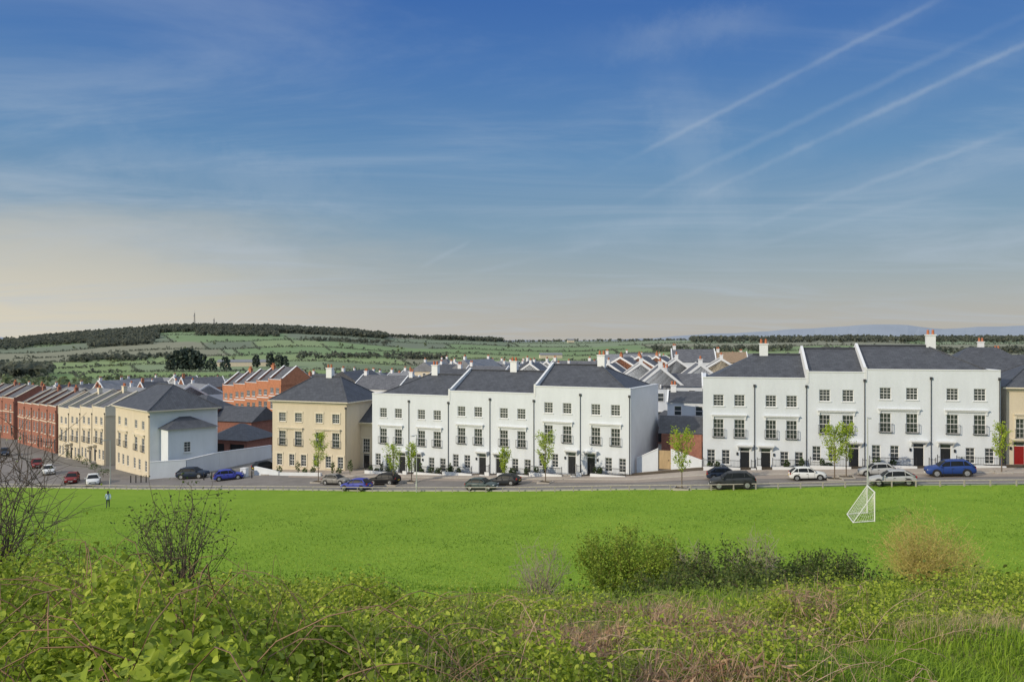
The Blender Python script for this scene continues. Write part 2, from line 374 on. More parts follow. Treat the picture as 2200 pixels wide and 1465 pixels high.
def chimney(root,x,y,z,mat,pots=3,h=1.5,w=.46):
    c=MB(); c.box(x-w,x+w,y-.3,y+.3,z-1.2,z+h); c.box(x-w-.07,x+w+.07,y-.37,y+.37,z+h,z+h+.12); ch=c.build('chimney',mat,root)
    for i in range(pots):
        px=x-w*.55+w*1.1*i/max(1,pots-1)
        MB().cyl((px,y,z+h+.12),(px,y,z+h+.62),.15,.12,10).build('chimney_pot',TERRA,ch)
def house(label,group,o,ang,W,S,mirror=False,left='party',right='party',chim=None,name='terraced_house',cols=(.3,.7),gwin=(.16,.44),door=.8,doormat=None,pipe=True,detail=True):
    D=S.get('D',10.); he=S['he']; rise=S.get('rise',2.35); ev=S.get('eaves',False); fr,sd,tr=S['front'],S['side'],S['trim']
    root=thing(name,label,'house',o,ang,group); fx=(lambda f:1-f) if mirror else (lambda f:f); t=.14
    top=[];mid=[];gr=[];ops=[]; k=he/10.
    zt,ht=6.95*k,1.25; zm,hm=3.55*k,2.0; zg,hg=.62,1.6
    w_t=S.get('wt',1.12)
    for c in cols:
        x=fx(c)*W
        if S.get('rows',3)==3: top.append((x,zt,w_t,ht))
        mid.append((x,zm,w_t,hm))
    for c in gwin: gr.append((fx(c)*W,zg,.86,hg))
    for (x,z,w,h) in top+mid+gr: ops.append((x-w/2,x+w/2,z,z+h))
    if door is not None:
        xd=fx(door)*W; ops.append((xd-.52,xd+.52,.02,2.5))
    mb=MB(); zlo=-2.5; facade(mb,W,zlo,he,ops,t,0)
    zb=he if ev else he-.3
    for side,x in ((left,0),(right,W)):
        if side in('gable','parapet'): mb.poly([(x,0,zlo),(x,D,zlo),(x,D,he-.05),(x,D/2,he+rise-.08),(x,0,he-.05)],1)
        else: mb.poly([(x,0,zlo),(x,D,zlo),(x,D,he),(x,0,he)],1)
    mb.poly([(0,D,zlo),(W,D,zlo),(W,D,he),(0,D,he)],1)
    mb.build('wall',[fr,sd],root)
    ov=.4
    xl=(-ov if ev else .3) if left=='hip' else (-.15 if left=='gable' else 0)
    xr=W+((ov if ev else -.3) if right=='hip' else (.15 if right=='gable' else 0))
    y0,y1=(-ov,D+ov) if ev else (.3,D-.3); ym=D/2; zt_=he+rise
    hl=xl+(D/2-.2) if left=='hip' else xl; hr=xr-(D/2-.2) if right=='hip' else xr
    if hl>hr: hl=hr=(hl+hr)/2
    r=MB(); A=(xl,y0,zb);B=(xr,y0,zb);Cc=(xr,y1,zb);Dd=(xl,y1,zb);E=(hl,ym,zt_);G=(hr,ym,zt_)
    r.poly([A,B,G,E]); r.poly([Cc,Dd,E,G]); r.poly([Dd,A,E]); r.poly([B,Cc,G]); r.poly([A,Dd,Cc,B])
    ro=r.build('roof',S['roof'],root)
    if hr>hl+.05:
        rc=MB(); rc.cyl((hl,ym,zt_+.02),(hr,ym,zt_+.02),.12,.12,6)
        if left=='hip': rc.cyl(A,E,.09,.09,6); rc.cyl(Dd,E,.09,.09,6)
        if right=='hip': rc.cyl(B,G,.09,.09,6); rc.cyl(Cc,G,.09,.09,6)
        rc.build('ridge_tiles',S['roof'],ro)
    if ev:
        g=MB().box(xl-.04,xr+.04,y0-.1,y0+.003,zb-.13,zb+.0)
        if right=='hip': g.box(xr,xr+.1,y0+.003,y1,zb-.13,zb)
        g.build('gutter',BLACK if S.get('darkgutter') else tr,root)
        MB().box(0,W,-.14,-.003,he-.38,he-.12).build('cornice',tr,root)
    else:
        cp=MB().box(0,W,-.06,.32,he,he+.1)
        if left=='hip': cp.box(-.05,.32,.32,D,he,he+.1)
        if right=='hip': cp.box(W-.32,W+.05,.32,D,he,he+.1)
        cp.build('coping',tr,root)
    for side,x in ((left,0),(right,W)):
        if side=='parapet':
            q=MB(); P=[(-.04,he-1.2),(-.04,he+.28),(.35,he+.30),(D/2,he+rise+.3),(D-.35,he+.30),(D+.03,he+.28),(D+.03,he-1.2)]
            for s in (-.13,.13): q.poly([(x+s,a,b) for a,b in P])
            for (a,b),(c,d) in zip(P,P[1:]+P[:1]): q.poly([(x-.13,a,b),(x+.13,a,b),(x+.13,c,d),(x-.13,c,d)])
            pw=q.build('parapet_wall',S.get('para',sd),root)
            if S.get('copes'):
                q=MB()
                for (a,b),(c,d) in zip(P[1:5],P[2:6]):
                    q.poly([(x-.2,a,b+.005),(x+.2,a,b+.005),(x+.2,c,d+.005),(x-.2,c,d+.005)]); q.poly([(x-.2,a,b+.12),(x+.2,a,b+.12),(x+.2,c,d+.12),(x-.2,c,d+.12)])
                    for s in (-.2,.2): q.poly([(x+s,a,b+.005),(x+s,c,d+.005),(x+s,c,d+.12),(x+s,a,b+.12)])
                q.build('coping',S['copes'],pw)
    if chim is not None: chimney(root,chim,D/2,zt_,S.get('chim',W_WTRIM),2,S.get('ch',1.15))
    for lst,nx,ny,kind in ((top,3,4,'t'),(mid,3,4,'m'),(gr,2,4,'g')):
        for (x,z,w,h) in lst:
            p,fm,s=win_meshes(w,h,nx,ny)
            po=put('window',p,root,(x,0,z)); put('frame',fm,po)
            so=put('sill',s,po); setmat(so,tr)
            if kind=='m' and detail: put('balcony_railing',balcony_mesh(w),root,(x,0,z+.02))
            if S.get('surround'):
                q=MB(); a=.16
                q.box(-w/2-a,-w/2-.002,-.05,-.002,.006,h); q.box(w/2+.002,w/2+a,-.05,-.002,.006,h); q.box(-w/2-a-.04,w/2+a+.04,-.07,-.002,h+.002,h+.22)
                q.build('surround',tr,po)
    if detail:
        hd=MB()
        xs=sorted(x for x,_,_,_ in mid)
        for i in range(0,len(xs)-1,2):
            a,b=xs[i]-.78,xs[i+1]+.78; z=zm+hm+.42
            hd.box(a,b,-.30,-.002,z,z+.09); hd.box(a+.06,b-.06,-.19,-.002,z-.14,z-.002)
            for x in (a+.1,b-.28): hd.box(x,x+.18,-.13,-.002,z-.45,z-.142)
        if hd.v: hd.build('window_hood',tr,root)
    elif S.get('band'):
        MB().box(.02,W-.02,-.05,-.002,6.3*k,6.5*k).build('string_course',tr,root)
    if door is not None:
        do=MB().box(xd-.46,xd+.46,.09,.139,.02,2.05).build('door',doormat or DOORB,root)
        pn=MB()
        for a,b in ((-.34,-.05),(.05,.34)):
            for c,d in ((.2,.85),(1.0,1.8)): pn.box(xd+a,xd+b,.082,.089,c,d)
        pn.build('door_panel',doormat or DOORB,do)
        MB().cyl((xd+.36,.03,1.05),(xd+.36,.089,1.05),.03,.03,8).build('door_handle',BRASS,do)
        f=MB(); f.box(xd-.52,xd-.462,.07,.139,.02,2.5); f.box(xd+.462,xd+.52,.07,.139,.02,2.5); f.box(xd-.462,xd+.462,.07,.139,2.06,2.12); f.box(xd-.462,xd+.462,.07,.139,2.44,2.5); f.build('door_frame',UPVC,do)
        MB().box(xd-.46,xd+.46,.1,.12,2.12,2.44).build('fanlight',GLASS,do)
        if detail:
            q=MB().box(xd-.86,xd+.86,-.55,-.002,2.72,2.86); q.box(xd-.8,xd+.8,-.45,-.002,2.62,2.718)
            for s in (-.74,.62): q.poly([(xd+s,-.002,2.15),(xd+s,-.4,2.61),(xd+s,-.002,2.61)]); q.poly([(xd+s+.12,-.002,2.15),(xd+s+.12,-.4,2.61),(xd+s+.12,-.002,2.61)]); q.poly([(xd+s,-.002,2.15),(xd+s+.12,-.002,2.15),(xd+s+.12,-.4,2.61),(xd+s,-.4,2.61)])
            q.build('door_canopy',tr,root)
            MB().box(xd-.7,xd+.7,-.9,-.002,-.5,.015).build('doorstep',KERB,root)
            MB().box(xd+(.75 if mirror else -.9),xd+(.9 if mirror else -.75),-.14,-.002,1.7,2.0).build('wall_lamp',BLACK,root)
    if pipe:
        xp=W-.12
        MB().cyl((xp,-.07,-.3),(xp,-.07,he-.95),.04,.04,8).box(xp-.12,xp+.12,-.16,-.003,he-.95,he-.68).build('drainpipe',IRON if detail else BLACK,root)
    return root
def terrace(P0,P1,widths,zs,S,labels,group,ends,paras,chims,mirrors,S_list=None,**kw):
    P0=np.array(P0,float);P1=np.array(P1,float); v=P1-P0; L=np.linalg.norm(v); ex=v/L; ang=math.atan2(v[1],v[0]); tw=sum(widths); s=0; res=[]
    n=len(widths)
    for i,w in enumerate(widths):
        W=w/tw*L; p=P0+ex*s
        res.append(house(labels[i],group,(p[0],p[1],zs[i]),ang,W,(S_list[i] if S_list else S),mirror=mirrors[i],left=ends[0] if i==0 else ('parapet' if i in paras else 'party'),right=ends[1] if i==n-1 else 'party',chim=chims.get(i),**kw))
        s+=W
    return res,ang,ex
SW=dict(front=W_WHITE,side=W_WHITE2,trim=W_WTRIM,roof=SLATE,he=10.1,D=11.,rise=2.5)
ordn=['first','second','third','fourth','fifth','sixth','seventh']
M0,M1=(-18.6,106.),(13.4,90.)
mlab=['white hip-roofed terraced house at the left end of the middle terrace, beside the cream house',
 'second white house from the left in the six-house middle terrace, chimney on its ridge',
 'third white house from the left in the middle terrace, right after the first roof step',
 'fourth white house from the left in the middle terrace, chimney on its ridge',
 'fifth white house from the left in the middle terrace, after the second roof step',
 'white house at the right end of the middle terrace, with a blank shaded side wall']
mh,mang,mex=terrace(M0,M1,[1]*6,[4.9,4.9,5.55,5.55,6.45,6.45],SW,mlab,'houses of the middle white terrace',('hip','hip'),(2,4),{1:.5,3:.5,5:.5},[False,True]*3)
R0,R1=(21.1,88.),(49.7,81.)
rlab=['white hip-roofed house at the left end of the right-hand terrace, beside the brick garage',
 'second white house from the left in the right-hand terrace, red pots on its chimney',
 'third white house from the left in the right-hand terrace, between two roof parapets',
 'fourth white house from the left in the right-hand terrace, behind the silver cars',
 'white house at the right end of the right-hand terrace, with a tall chimney']
rwid=[121,116,126,139,138]; rz=[7.85,7.85,8.55,8.85,8.85]
rh,rang,rex=terrace(R0,R1,rwid,rz,SW,rlab,'houses of the right-hand white terrace',('hip','hip'),(2,3),{1:1.2,4:1.2},[False,True,False,False,True])
SCR=dict(front=W_CREAM,side=W_CREAM,trim=W_STONE,roof=SLATE,he=9.7,rise=3.2,eaves=True,surround=True,chim=W_WTRIM,D=9.)
v=np.array([11.4,-4.4]); ca_=math.atan2(v[1],v[0])
house('cream house with stone window surrounds and hipped slate roof, left of the middle terrace',None,(-33.8,112.4,4.0),ca_,12.2,SCR,left='hip',right='hip',chim=6.5,name='cream_house',cols=(.14,.36,.64,.86),gwin=(.10,.27,.43,.60,.76,.92),door=None,pipe=True)
SLK=dict(front=W_CREAM,side=W_CREAM,trim=W_STONE,roof=SLATE,he=6.6,rise=2.2,eaves=True,surround=True,D=6.,rows=2)
house('low cream link building squeezed between the cream house and the middle white terrace',None,(-21.5,111.3,4.1),ca_,4.4,SLK,left='gable',right='gable',name='link_house',cols=(.3,),gwin=(),door=.3,pipe=False,detail=False)
SRC=dict(front=W_CREAM,side=W_CREAM,trim=W_STONE,roof=SLATE,he=8.1,rise=2.6,eaves=True,surround=True,chim=W_WTRIM,D=9.,rows=2)
house('cream house with a red front door cut by the right edge of the view',None,(50.9,82.0,9.15),math.atan2(rex[1],rex[0]),9.5,SRC,left='hip',right='hip',name='cream_house',cols=(.15,.55,.85),gwin=(.45,.82),door=.125,doormat=DOORR,chim=5)
SLT=dict(front=W_CREAM,side=W_CREAM,trim=W_STONE,roof=SLATE2,he=9.1,rise=2.3,para=W_STONE,chim=W_STONE,ch=.9,copes=W_STONE)
llab=[f'cream terraced house of the left street, {o} from its far end' for o in ordn[:4]]
terrace((-84,147.5),(-66.6,130.4),[1]*4,[.6,1.0,1.4,1.8],SLT,llab,'cream terrace of the left street',('parapet','parapet'),(0,1,2,3),{1:.5,3:.5},[False,True]*2)
SLC=dict(front=W_CREAM,side=W_WHITE2,trim=W_STONE,roof=SLATE,he=9.6,rise=3.4,eaves=True,D=10.)
lc=house('corner house with cream front, white side wall and hipped slate roof at the left junction',None,(-62.7,126.,2.3),math.atan2(-11,10.4),15.1,SLC,left='hip',right='hip',chim=None,name='corner_house',cols=(.12,.32,.62,.82),gwin=(.1,.24,.38,.58,.72,.9),door=None)
W=15.1
e=MB().box(W+.002,W+3,1.5,8.5,-3,7.0); e.build('side_extension',W_WHITE,lc)
r=MB(); a,b,c,d_=(W-.0,1.1,7.0),(W+3.4,1.1,7.0),(W+3.4,8.9,7.0),(W-.0,8.9,7.0); g1,g2=(W+.0,4.2,8.5),(W+.0,5.8,8.5)
r.poly([a,b,g1]); r.poly([b,c,g2,g1]); r.poly([c,d_,g2]); r.poly([a,d_,c,b]); r.build('extension_roof',SLATE,lc)
p,fm,s=win_meshes(1.0,1.5,2,4)
po=put('window',p,lc,(W+3.14,4.2,3.6),rz=math.pi/2); put('frame',fm,po); so=put('sill',s,po); setmat(so,W_WTRIM)
SRB=dict(front=W_BRICK,side=W_BRICK,trim=W_STONE,roof=SLATE2,he=8.6,rise=2.5,para=W_BRICK,chim=W_BRICK,ch=.7,copes=W_STONE,band=True)
terrace((-108.6,175),(-86.7,151.5),[1]*5,[.0,.2,.4,.6,.8],SRB,[f'red brick terraced house behind the cream left terrace, {o} from its far end' for o in ordn[:5]],'red brick terrace of the left street',('gable','parapet'),(0,1,2,3,4),{0:.4,2:.4,4:.4},[False,True,False,True,False],detail=False)
terrace((-153.3,215),(-113.8,182),[1]*7,[-.4,-.3,-.2,-.1,0,0.1,.2],SRB,[f'far red brick terraced house at the left picture edge, {o} from its far end' for o in ordn[:7]],'far red brick terrace at the left edge',('gable','parapet'),range(7),{1:.4,3:.4,5:.4},[False,True]*4,detail=False)
SOB=dict(front=W_ORANGE,side=W_ORANGE,trim=W_WTRIM,roof=SLATE2,he=10.0,rise=2.6,D=8.5,para=W_ORANGE,chim=W_ORANGE,ch=.7,copes=W_WTRIM,band=True)
terrace((-67.5,186),(-50.5,174),[1]*5,[1.7,2.15,2.6,3.05,3.5],SOB,[f'orange brick terraced house behind the cream house, {o} from its far end' for o in ordn[:5]],'orange brick terrace behind the cream house',('parapet','parapet'),range(5),{1:.4,3:.4},[False,True]*3,detail=False,pipe=False,cols=(.27,.73),gwin=(.25,))

# ------------------------------------------------------------------ background houses
fw=MB().box(-.5,.5,-.06,-.003,0,1.3).mesh('window'); fw.materials.append(UPVC)
fp=MB().box(-.41,.41,-.075,-.061,.09,.6).box(-.41,.41,-.075,-.061,.68,1.21).mesh('pane'); fp.materials.append(GLASS)
def bgh(label,px,yr,d,W,D,ang,wall,roof=None,rise=2.6,hip=False,chim=1,para=True,trim=None,group='houses of the estate behind the terraces',name='house',win=True):
    roof=roof or SLATE3; trim=trim or W_WTRIM
    pt=at(px,yr,d); g=H(pt.x,pt.y)-.2; zt=pt.z-rise; hh=max(4.5,zt-g)
    root=thing(name,label,'house',(pt.x,pt.y,zt-hh),R(ang),group)
    mb=MB(); x0,x1,y0,y1=-W/2,W/2,-D/2,D/2
    mb.poly([(x0,y0,-1),(x1,y0,-1),(x1,y0,hh),(x0,y0,hh)]); mb.poly([(x0,y1,-1),(x1,y1,-1),(x1,y1,hh),(x0,y1,hh)])
    for x in (x0,x1):
        P=[(x,y0,-1),(x,y1,-1),(x,y1,hh)]+([] if hip else [(x,0,hh+rise-.06)])+[(x,y0,hh)]; mb.poly(P)
    mb.build('wall',wall,root)
    o=.3; i=D/2 if hip else 0; xe=o if hip else (.0 if para else .25)
    r=MB(); A=(x0-xe,y0-o,hh-.1);B=(x1+xe,y0-o,hh-.1);Cc=(x1+xe,y1+o,hh-.1);Dd=(x0-xe,y1+o,hh-.1);E=(x0-xe+i,0,hh+rise);G=(x1+xe-i,0,hh+rise)
    if i and E[0]>G[0]: E=G=(0,0,hh+rise)
    r.poly([A,B,G,E]);r.poly([Cc,Dd,E,G]);r.poly([Dd,A,E]);r.poly([B,Cc,G]);r.poly([A,Dd,Cc,B]); ro=r.build('roof',roof,root)
    if para and not hip:
        for x in (x0,x1):
            q=MB(); P=[(y0-.32,hh-.4),(y0-.32,hh+.02),(0,hh+rise+.2),(y1+.32,hh+.02),(y1+.32,hh-.4),(0,hh+rise-.3)]
            for s in (-.1,.1): q.poly([(x+s,P[k][0],P[k][1]) for k in (0,1,2,5)]); q.poly([(x+s,P[k][0],P[k][1]) for k in (5,2,3,4)])
            for a,b in zip(P,P[1:]+P[:1]): q.poly([(x-.1,*a),(x+.1,*a),(x+.1,*b),(x-.1,*b)])
            q.build('gable_parapet',trim,root)
    for k in range(chim):
        chimney(root,(x0+.7 if k==0 else x1-.7) if not hip else 0,.0 if not hip else .6,hh+rise,wall if wall in (W_ORANGE,W_BRICK) else W_WTRIM,2,.7,.36)
    if win:
        n=max(1,int(W/2.6))
        for row in range(2):
            z=hh-1.9-row*2.7
            if z<.3: continue
            for k in range(n):
                po=put('window',fw,root,(x0+W*(k+.5)/n,y0,z)); put('pane',fp,po)
            for s in (-1,1):
                if D>5.5:
                    po=put('window',fw,root,((x1 if s>0 else x0),0.,z),rz=math.pi/2*s); put('pane',fp,po)
    return root
mid_ang=math.degrees(mang)
B=[
 ('white gabled house with grey roof directly right of the middle terrace, gable to the street',1416,786,122,10,7.4,82,W_WHITE,SLATE2,3.2,0),
 ('grey-roofed white house between the two white terraces, long slope facing the street',1464,802,119,6.0,5,-12,W_WHITE,SLATE2,1.7,0),
 ('low white house with dark slate roof right behind the brick garage gap',1480,840,106,5.4,4.2,-14,W_WHITE,SLATE,1.2,0),
 ('white gable-fronted house peeping over the left hip of the right-hand terrace',1500,781,130,9,7,82,W_WHITE,SLATE2,2.8,0),
 ('second small white gable in the gap between the terraces, behind the grey long slope',1452,770,150,9,8,80,W_WHITE,SLATE2,3.0,0),
 ('white gable just over the right hip of the middle terrace in the gap',1376,778,145,9,8,82,W_WHITE,SLATE2,3.0,0),
 ('red brick gabled house behind the terraces, left one of three in a row',1345,767,195,8,11,62,W_ORANGE,SLATE2,3.2,0),
 ('red brick gabled house behind the terraces, middle one of three in a row',1383,766,200,8,11,62,W_ORANGE,SLATE2,3.2,0),
 ('red brick gabled house behind the terraces, right one of three in a row',1420,765,205,8,11,62,W_ORANGE,SLATE2,3.2,0),
 ('tall white house with two gable parapets above the red brick trio',1488,750,190,10,9,-8,W_WHITE,SLATE2,2.8,0),
 ('pale house with brown unfinished roof above the right-hand terrace left hip',1570,756,210,8,8,-10,W_CREAM,pmat('roof_felt',(.26,.19,.13),.9,.2,2),2.6,0),
 ('cream gable house half hidden behind the left hip of the right-hand terrace',1548,770,165,8,9,78,W_CREAM,SLATE2,2.8,0),
 ('dark hipped roof house behind the right end of the right-hand terrace',2110,746,112,13,10,-14,W_WHITE2,SLATE,3.4,1),
 ('white house with cream chimney at the far right behind the cream house',2195,762,118,8,9,-14,W_WHITE2,SLATE,2.6,0),
 ('large dark hipped roof behind the left end of the middle terrace',985,792,150,15,10,mid_ang,W_WHITE2,SLATE,3.4,1),
 ('grey roofed house behind the first roof step of the middle terrace',1050,786,195,11,8,mid_ang,W_WHITE2,SLATE2,2.4,0),
 ('small white gable house behind the middle terrace chimney',1120,781,230,8,8,66,W_WHITE,SLATE3,2.4,0),
 ('white gable house behind the fourth house of the middle terrace',1150,780,205,8,8,68,W_WHITE,SLATE2,2.8,0),
 ('white gabled house behind the fifth house of the middle terrace',1185,776,225,9,8,68,W_WHITE,SLATE3,2.8,0),
 ('long grey roof between chimneys behind the middle terrace',1235,775,215,13,8,mid_ang,W_WHITE2,SLATE2,2.4,0),
 ('white gabled house just right of the last middle-terrace chimney',1315,780,180,8,8,70,W_WHITE,SLATE2,2.8,0),
 ('white gabled house left of the red brick trio in the far row',1275,774,250,9,8,68,W_WHITE,SLATE3,2.6,0),
 ('dark roofed house with white parapets above the link building',840,806,165,14,8,mid_ang,W_WHITE2,SLATE2,2.6,0),
 ('white low house between the orange terrace and the cream chimney',745,804,210,12,8,mid_ang,W_WHITE2,SLATE3,2.4,0),
 ('pale hipped roof above the right half of the cream house roof',800,799,240,13,8,mid_ang,W_WHITE2,SLATE3,2.4,1),
 ('white gabled house on the far row above the link building roof',900,796,260,12,8,mid_ang,W_WHITE2,SLATE3,2.4,0),
 ('slate roofed house right behind the first chimney of the middle terrace',930,810,135,10,8,mid_ang,W_WHITE2,SLATE,2.6,0),
 ('white house with grey roof left of the orange terrace',430,824,215,12,9,-48,W_WHITE2,SLATE3,2.6,0),
 ('white house with pale chimney behind the corner house hip',392,826,190,10,8,-48,W_WHITE2,SLATE3,2.4,0),
 ('grey roofed cream house over the left terrace roofs',300,832,185,12,9,-46,W_CREAM,SLATE3,2.6,0),
 ('blue-grey roofed brick house behind the cream left terrace',225,834,195,13,9,-46,W_BRICK,SLATE3,2.6,0),
 ('red brick house with blue-grey roof behind the near red terrace',165,832,230,14,9,-44,W_BRICK,SLATE3,2.6,0),
 ('red brick house with grey roof far behind the left street',105,830,255,14,9,-42,W_BRICK,SLATE3,2.6,0),
 ('grey roofed red brick house near the left edge, far row',55,832,270,14,9,-42,W_BRICK,SLATE3,2.6,0),
 ('grey roofed red brick house touching the left picture edge, far row',5,834,280,14,9,-42,W_BRICK,SLATE3,2.6,0),
 ('small white house with grey gabled roof far behind the orange terrace',560,808,300,12,8,-40,W_WHITE2,SLATE3,2.4,0),
 ('small white house with grey hipped roof far behind the orange terrace',650,803,310,12,8,-30,W_WHITE2,SLATE3,2.4,1),
 ('long pale house far behind the corner house roof',345,822,290,14,8,-40,W_WHITE2,SLATE3,2.4,0),
 ('long pale house in the far row left of the orange terrace',480,818,280,14,8,-40,W_WHITE2,SLATE3,2.4,0),
 ('white far house above the second house of the middle terrace',960,784,300,12,8,mid_ang,W_WHITE2,SLATE3,2.4,0),
 ('white far house above the roof step of the middle terrace',1015,780,310,12,8,66,W_WHITE,SLATE3,2.4,0),
 ('far cream house with grey roof above the middle terrace',1085,776,330,13,8,mid_ang,W_CREAM,SLATE3,2.4,0),
]
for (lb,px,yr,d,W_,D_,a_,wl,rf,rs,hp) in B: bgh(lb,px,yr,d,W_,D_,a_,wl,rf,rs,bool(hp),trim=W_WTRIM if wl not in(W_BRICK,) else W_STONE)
rr_=random.Random(21)
for (p0,p1,y0,y1,d0,d1,n,lb,gp,base) in [
 (930,1345,770,786,200,380,30,'small pale house in the dense far rows above the middle terrace roofs','small far houses above the middle terrace',mid_ang),
 (690,935,794,809,200,340,16,'small pale house in the far rows above the cream house roof','small far houses above the cream house',mid_ang),
 (250,690,807,824,240,360,20,'small pale house in the far rows above the corner house and orange terrace','small far houses of the left valley',-42),
 (1345,1650,756,774,190,330,18,'small pale house in the far rows between the two white terraces','small far houses between the terraces',-14),
 (-20,260,822,834,240,380,14,'small grey-roofed house in the far rows above the red brick terraces','small far houses above the red terraces',-42)]:
    for k in range(n):
        px=p0+(p1-p0)*(k+.5)/n+rr_.uniform(-8,8); wl=rr_.choice([W_WHITE,W_WHITE,W_WHITE2,W_CREAM,W_WHITE,W_ORANGE if p0<700 else W_CREAM])
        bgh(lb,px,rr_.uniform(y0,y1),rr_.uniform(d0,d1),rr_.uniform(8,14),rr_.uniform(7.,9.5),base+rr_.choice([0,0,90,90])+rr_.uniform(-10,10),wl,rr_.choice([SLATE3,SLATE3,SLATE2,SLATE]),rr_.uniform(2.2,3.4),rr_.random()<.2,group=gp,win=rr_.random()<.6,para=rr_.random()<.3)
def outb(label,name,px,yr,d,W,D,ang,wall,rise,hgt,hip):
    pt=at(px,yr,d); z=H(pt.x,pt.y); zt=pt.z-rise
    root=thing(name,label,'garage',(pt.x,pt.y,z),R(ang)); hh=max(2.2,zt-z)
    mb=MB(); mb.poly([(-W/2,-D/2,-1),(-W/2,D/2,-1),(-W/2,D/2,hh),(-W/2,-D/2,hh)]); mb.poly([(W/2,-D/2,-1),(W/2,D/2,-1),(W/2,D/2,hh),(W/2,-D/2,hh)]); mb.poly([(-W/2,D/2,-1),(W/2,D/2,-1),(W/2,D/2,hh),(-W/2,D/2,hh)])
    ops=[]; n=max(1,int(W/3.2)); wd=W/n*.72
    for k in range(n): xx=W*(k+.5)/n; ops.append((xx-wd/2,xx+wd/2,.02,min(2.1,hh-.25)))
    f=MB(); facade(f,W,-1,hh,ops,.3,0); f.v=[(x-W/2,y-D/2,zz) for x,y,zz in f.v]; f.build('front_wall',wall,root)
    mb.build('wall',wall,root)
    for (a,b,c,d2) in ops: MB().box(a-W/2,b-W/2,-D/2+.2,-D/2+.28,c,d2).build('garage_door',PLAST,root)
    o=.4; i=D/2 if hip else 0
    A=(-W/2-o,-D/2-o,hh);B_=(W/2+o,-D/2-o,hh);Cc=(W/2+o,D/2+o,hh);Dd=(-W/2-o,D/2+o,hh);E=(-W/2-o+i,0,hh+rise);G=(W/2+o-i,0,hh+rise)
    if E[0]>G[0]: E=(-.2,0,hh+rise); G=(.2,0,hh+rise)
    r=MB(); r.poly([A,B_,G,E]);r.poly([Cc,Dd,E,G]);r.poly([Dd,A,E]);r.poly([B_,Cc,G]);r.poly([A,Dd,Cc,B_]); r.build('roof',SLATE,root)
outb('brick garage with low pyramid slate roof in the courtyard behind the white wall','garage',521,909,138,8.2,8,-20,W_BROWNB,2.4,0,True)
outb('long brick coach house with dark slate roof behind the pyramid garage','coach_house',510,872,158,13,8,-20,W_BROWNB,2.6,0,False)
outb('dark roofed brick coach house against the right side of the corner house','coach_house',440,848,160,9,8,-30,W_BRICK,2.6,0,True)
outb('brick garage with slate roof in the gap between the two white terraces','garage',1474,893,98,5.6,5,-14,W_BROWNB,1.9,0,False)
outb('blue-grey roofed garage beside the blank side wall of the middle terrace','garage',1430,884,112,4.2,6,-20,W_BROWNB,2.0,0,True)

def wall_run(label,name,pts,tops,mat,th=.3,cap=True,cat='wall'):
    root=thing(name,label,cat,(pts[0][0],pts[0][1],H(*pts[0])))
    o=Vector(root.location); m=MB(); c=MB()
    for (a,b),(ta,tb) in zip(zip(pts[:-1],pts[1:]),zip(tops[:-1],tops[1:])):
        a=Vector((*a,0));b=Vector((*b,0)); n=Vector((-(b-a).y,(b-a).x,0)).normalized()*th/2; n2=n*1.25
        def q(p,z,nn): return Vector((p.x+nn.x,p.y+nn.y,z))-o
        za,zb=H(a.x,a.y)-.4,H(b.x,b.y)-.4
        A=[q(a,za,-n),q(b,zb,-n),q(b,tb,-n),q(a,ta,-n)]; B_=[q(a,za,n),q(b,zb,n),q(b,tb,n),q(a,ta,n)]
        m.poly(A);m.poly(B_);m.poly([A[3],A[2],B_[2],B_[3]]);m.poly([A[0],A[3],B_[3],B_[0]]);m.poly([A[1],A[2],B_[2],B_[1]])
        P=[q(a,ta+.004,-n2),q(b,tb+.004,-n2),q(b,tb+.09,-n2),q(a,ta+.09,-n2)]; Q=[q(a,ta+.004,n2),q(b,tb+.004,n2),q(b,tb+.09,n2),q(a,ta+.09,n2)]
        c.poly(P);c.poly(Q);c.poly([P[3],P[2],Q[2],Q[3]]);c.poly([P[0],P[1],Q[1],Q[0]]);c.poly([P[0],P[3],Q[3],Q[0]]);c.poly([P[1],P[2],Q[2],Q[1]])
    m.build('wall_body',mat,root)
    if cap: c.build('coping',W_WTRIM if mat in (W_WHITE,W_WHITE2) else mat,root)
    return root
def xyd(px,d): return ((px-CX)/F*d,d)
def zz(py,d): return EYE-(py-CY)/F*d
wall_run('long white rendered wall stepping up the side street from the corner house','white_wall',[xyd(322,112.2),xyd(400,113.5),xyd(470,118),xyd(582,128)],[zz(993,112.2),zz(988,113.5),zz(972,118),zz(957,128)],W_WHITE)
wall_run('short white garden wall with sloping top in front of the cream house left half','white_wall',[xyd(548,109.5),xyd(600,107.2)],[zz(1003,109.5),zz(1014,107.2)],W_WHITE)
wall_run('low white garden wall in front of the cream house right half','white_wall',[xyd(602,107),xyd(690,104.6)],[zz(1016,107),zz(1017,104.6)],W_WHITE)
wall_run('white pillar-like wall end standing at the side street corner','white_wall',[xyd(519,108.5),xyd(531,108.2)],[zz(1006,108.5),zz(1006,108.2)],W_WHITE,.6)
a=np.array(M1); n_=np.array([-mex[1],mex[0]])
wall_run('white screen wall joining the middle terrace to the wooden gate','white_wall',[tuple(a+mex*.25+n_*1.5),xyd(1414,90.6)],[zz(985,91),zz(964,90.6)],W_WHITE)
wall_run('short white wall between the wooden gate and the right-hand terrace','white_wall',[xyd(1442,90.2),xyd(1508,88.6)],[zz(966,90.2),zz(990,88.6)],W_WHITE)
wall_run('brown brick yard wall behind the wooden gate','brick_wall',[xyd(1422,94),xyd(1508,91.5)],[zz(934,94),zz(936,91.5)],W_BROWNB)
gp=xyd(1428,90.4); gz=H(*gp)
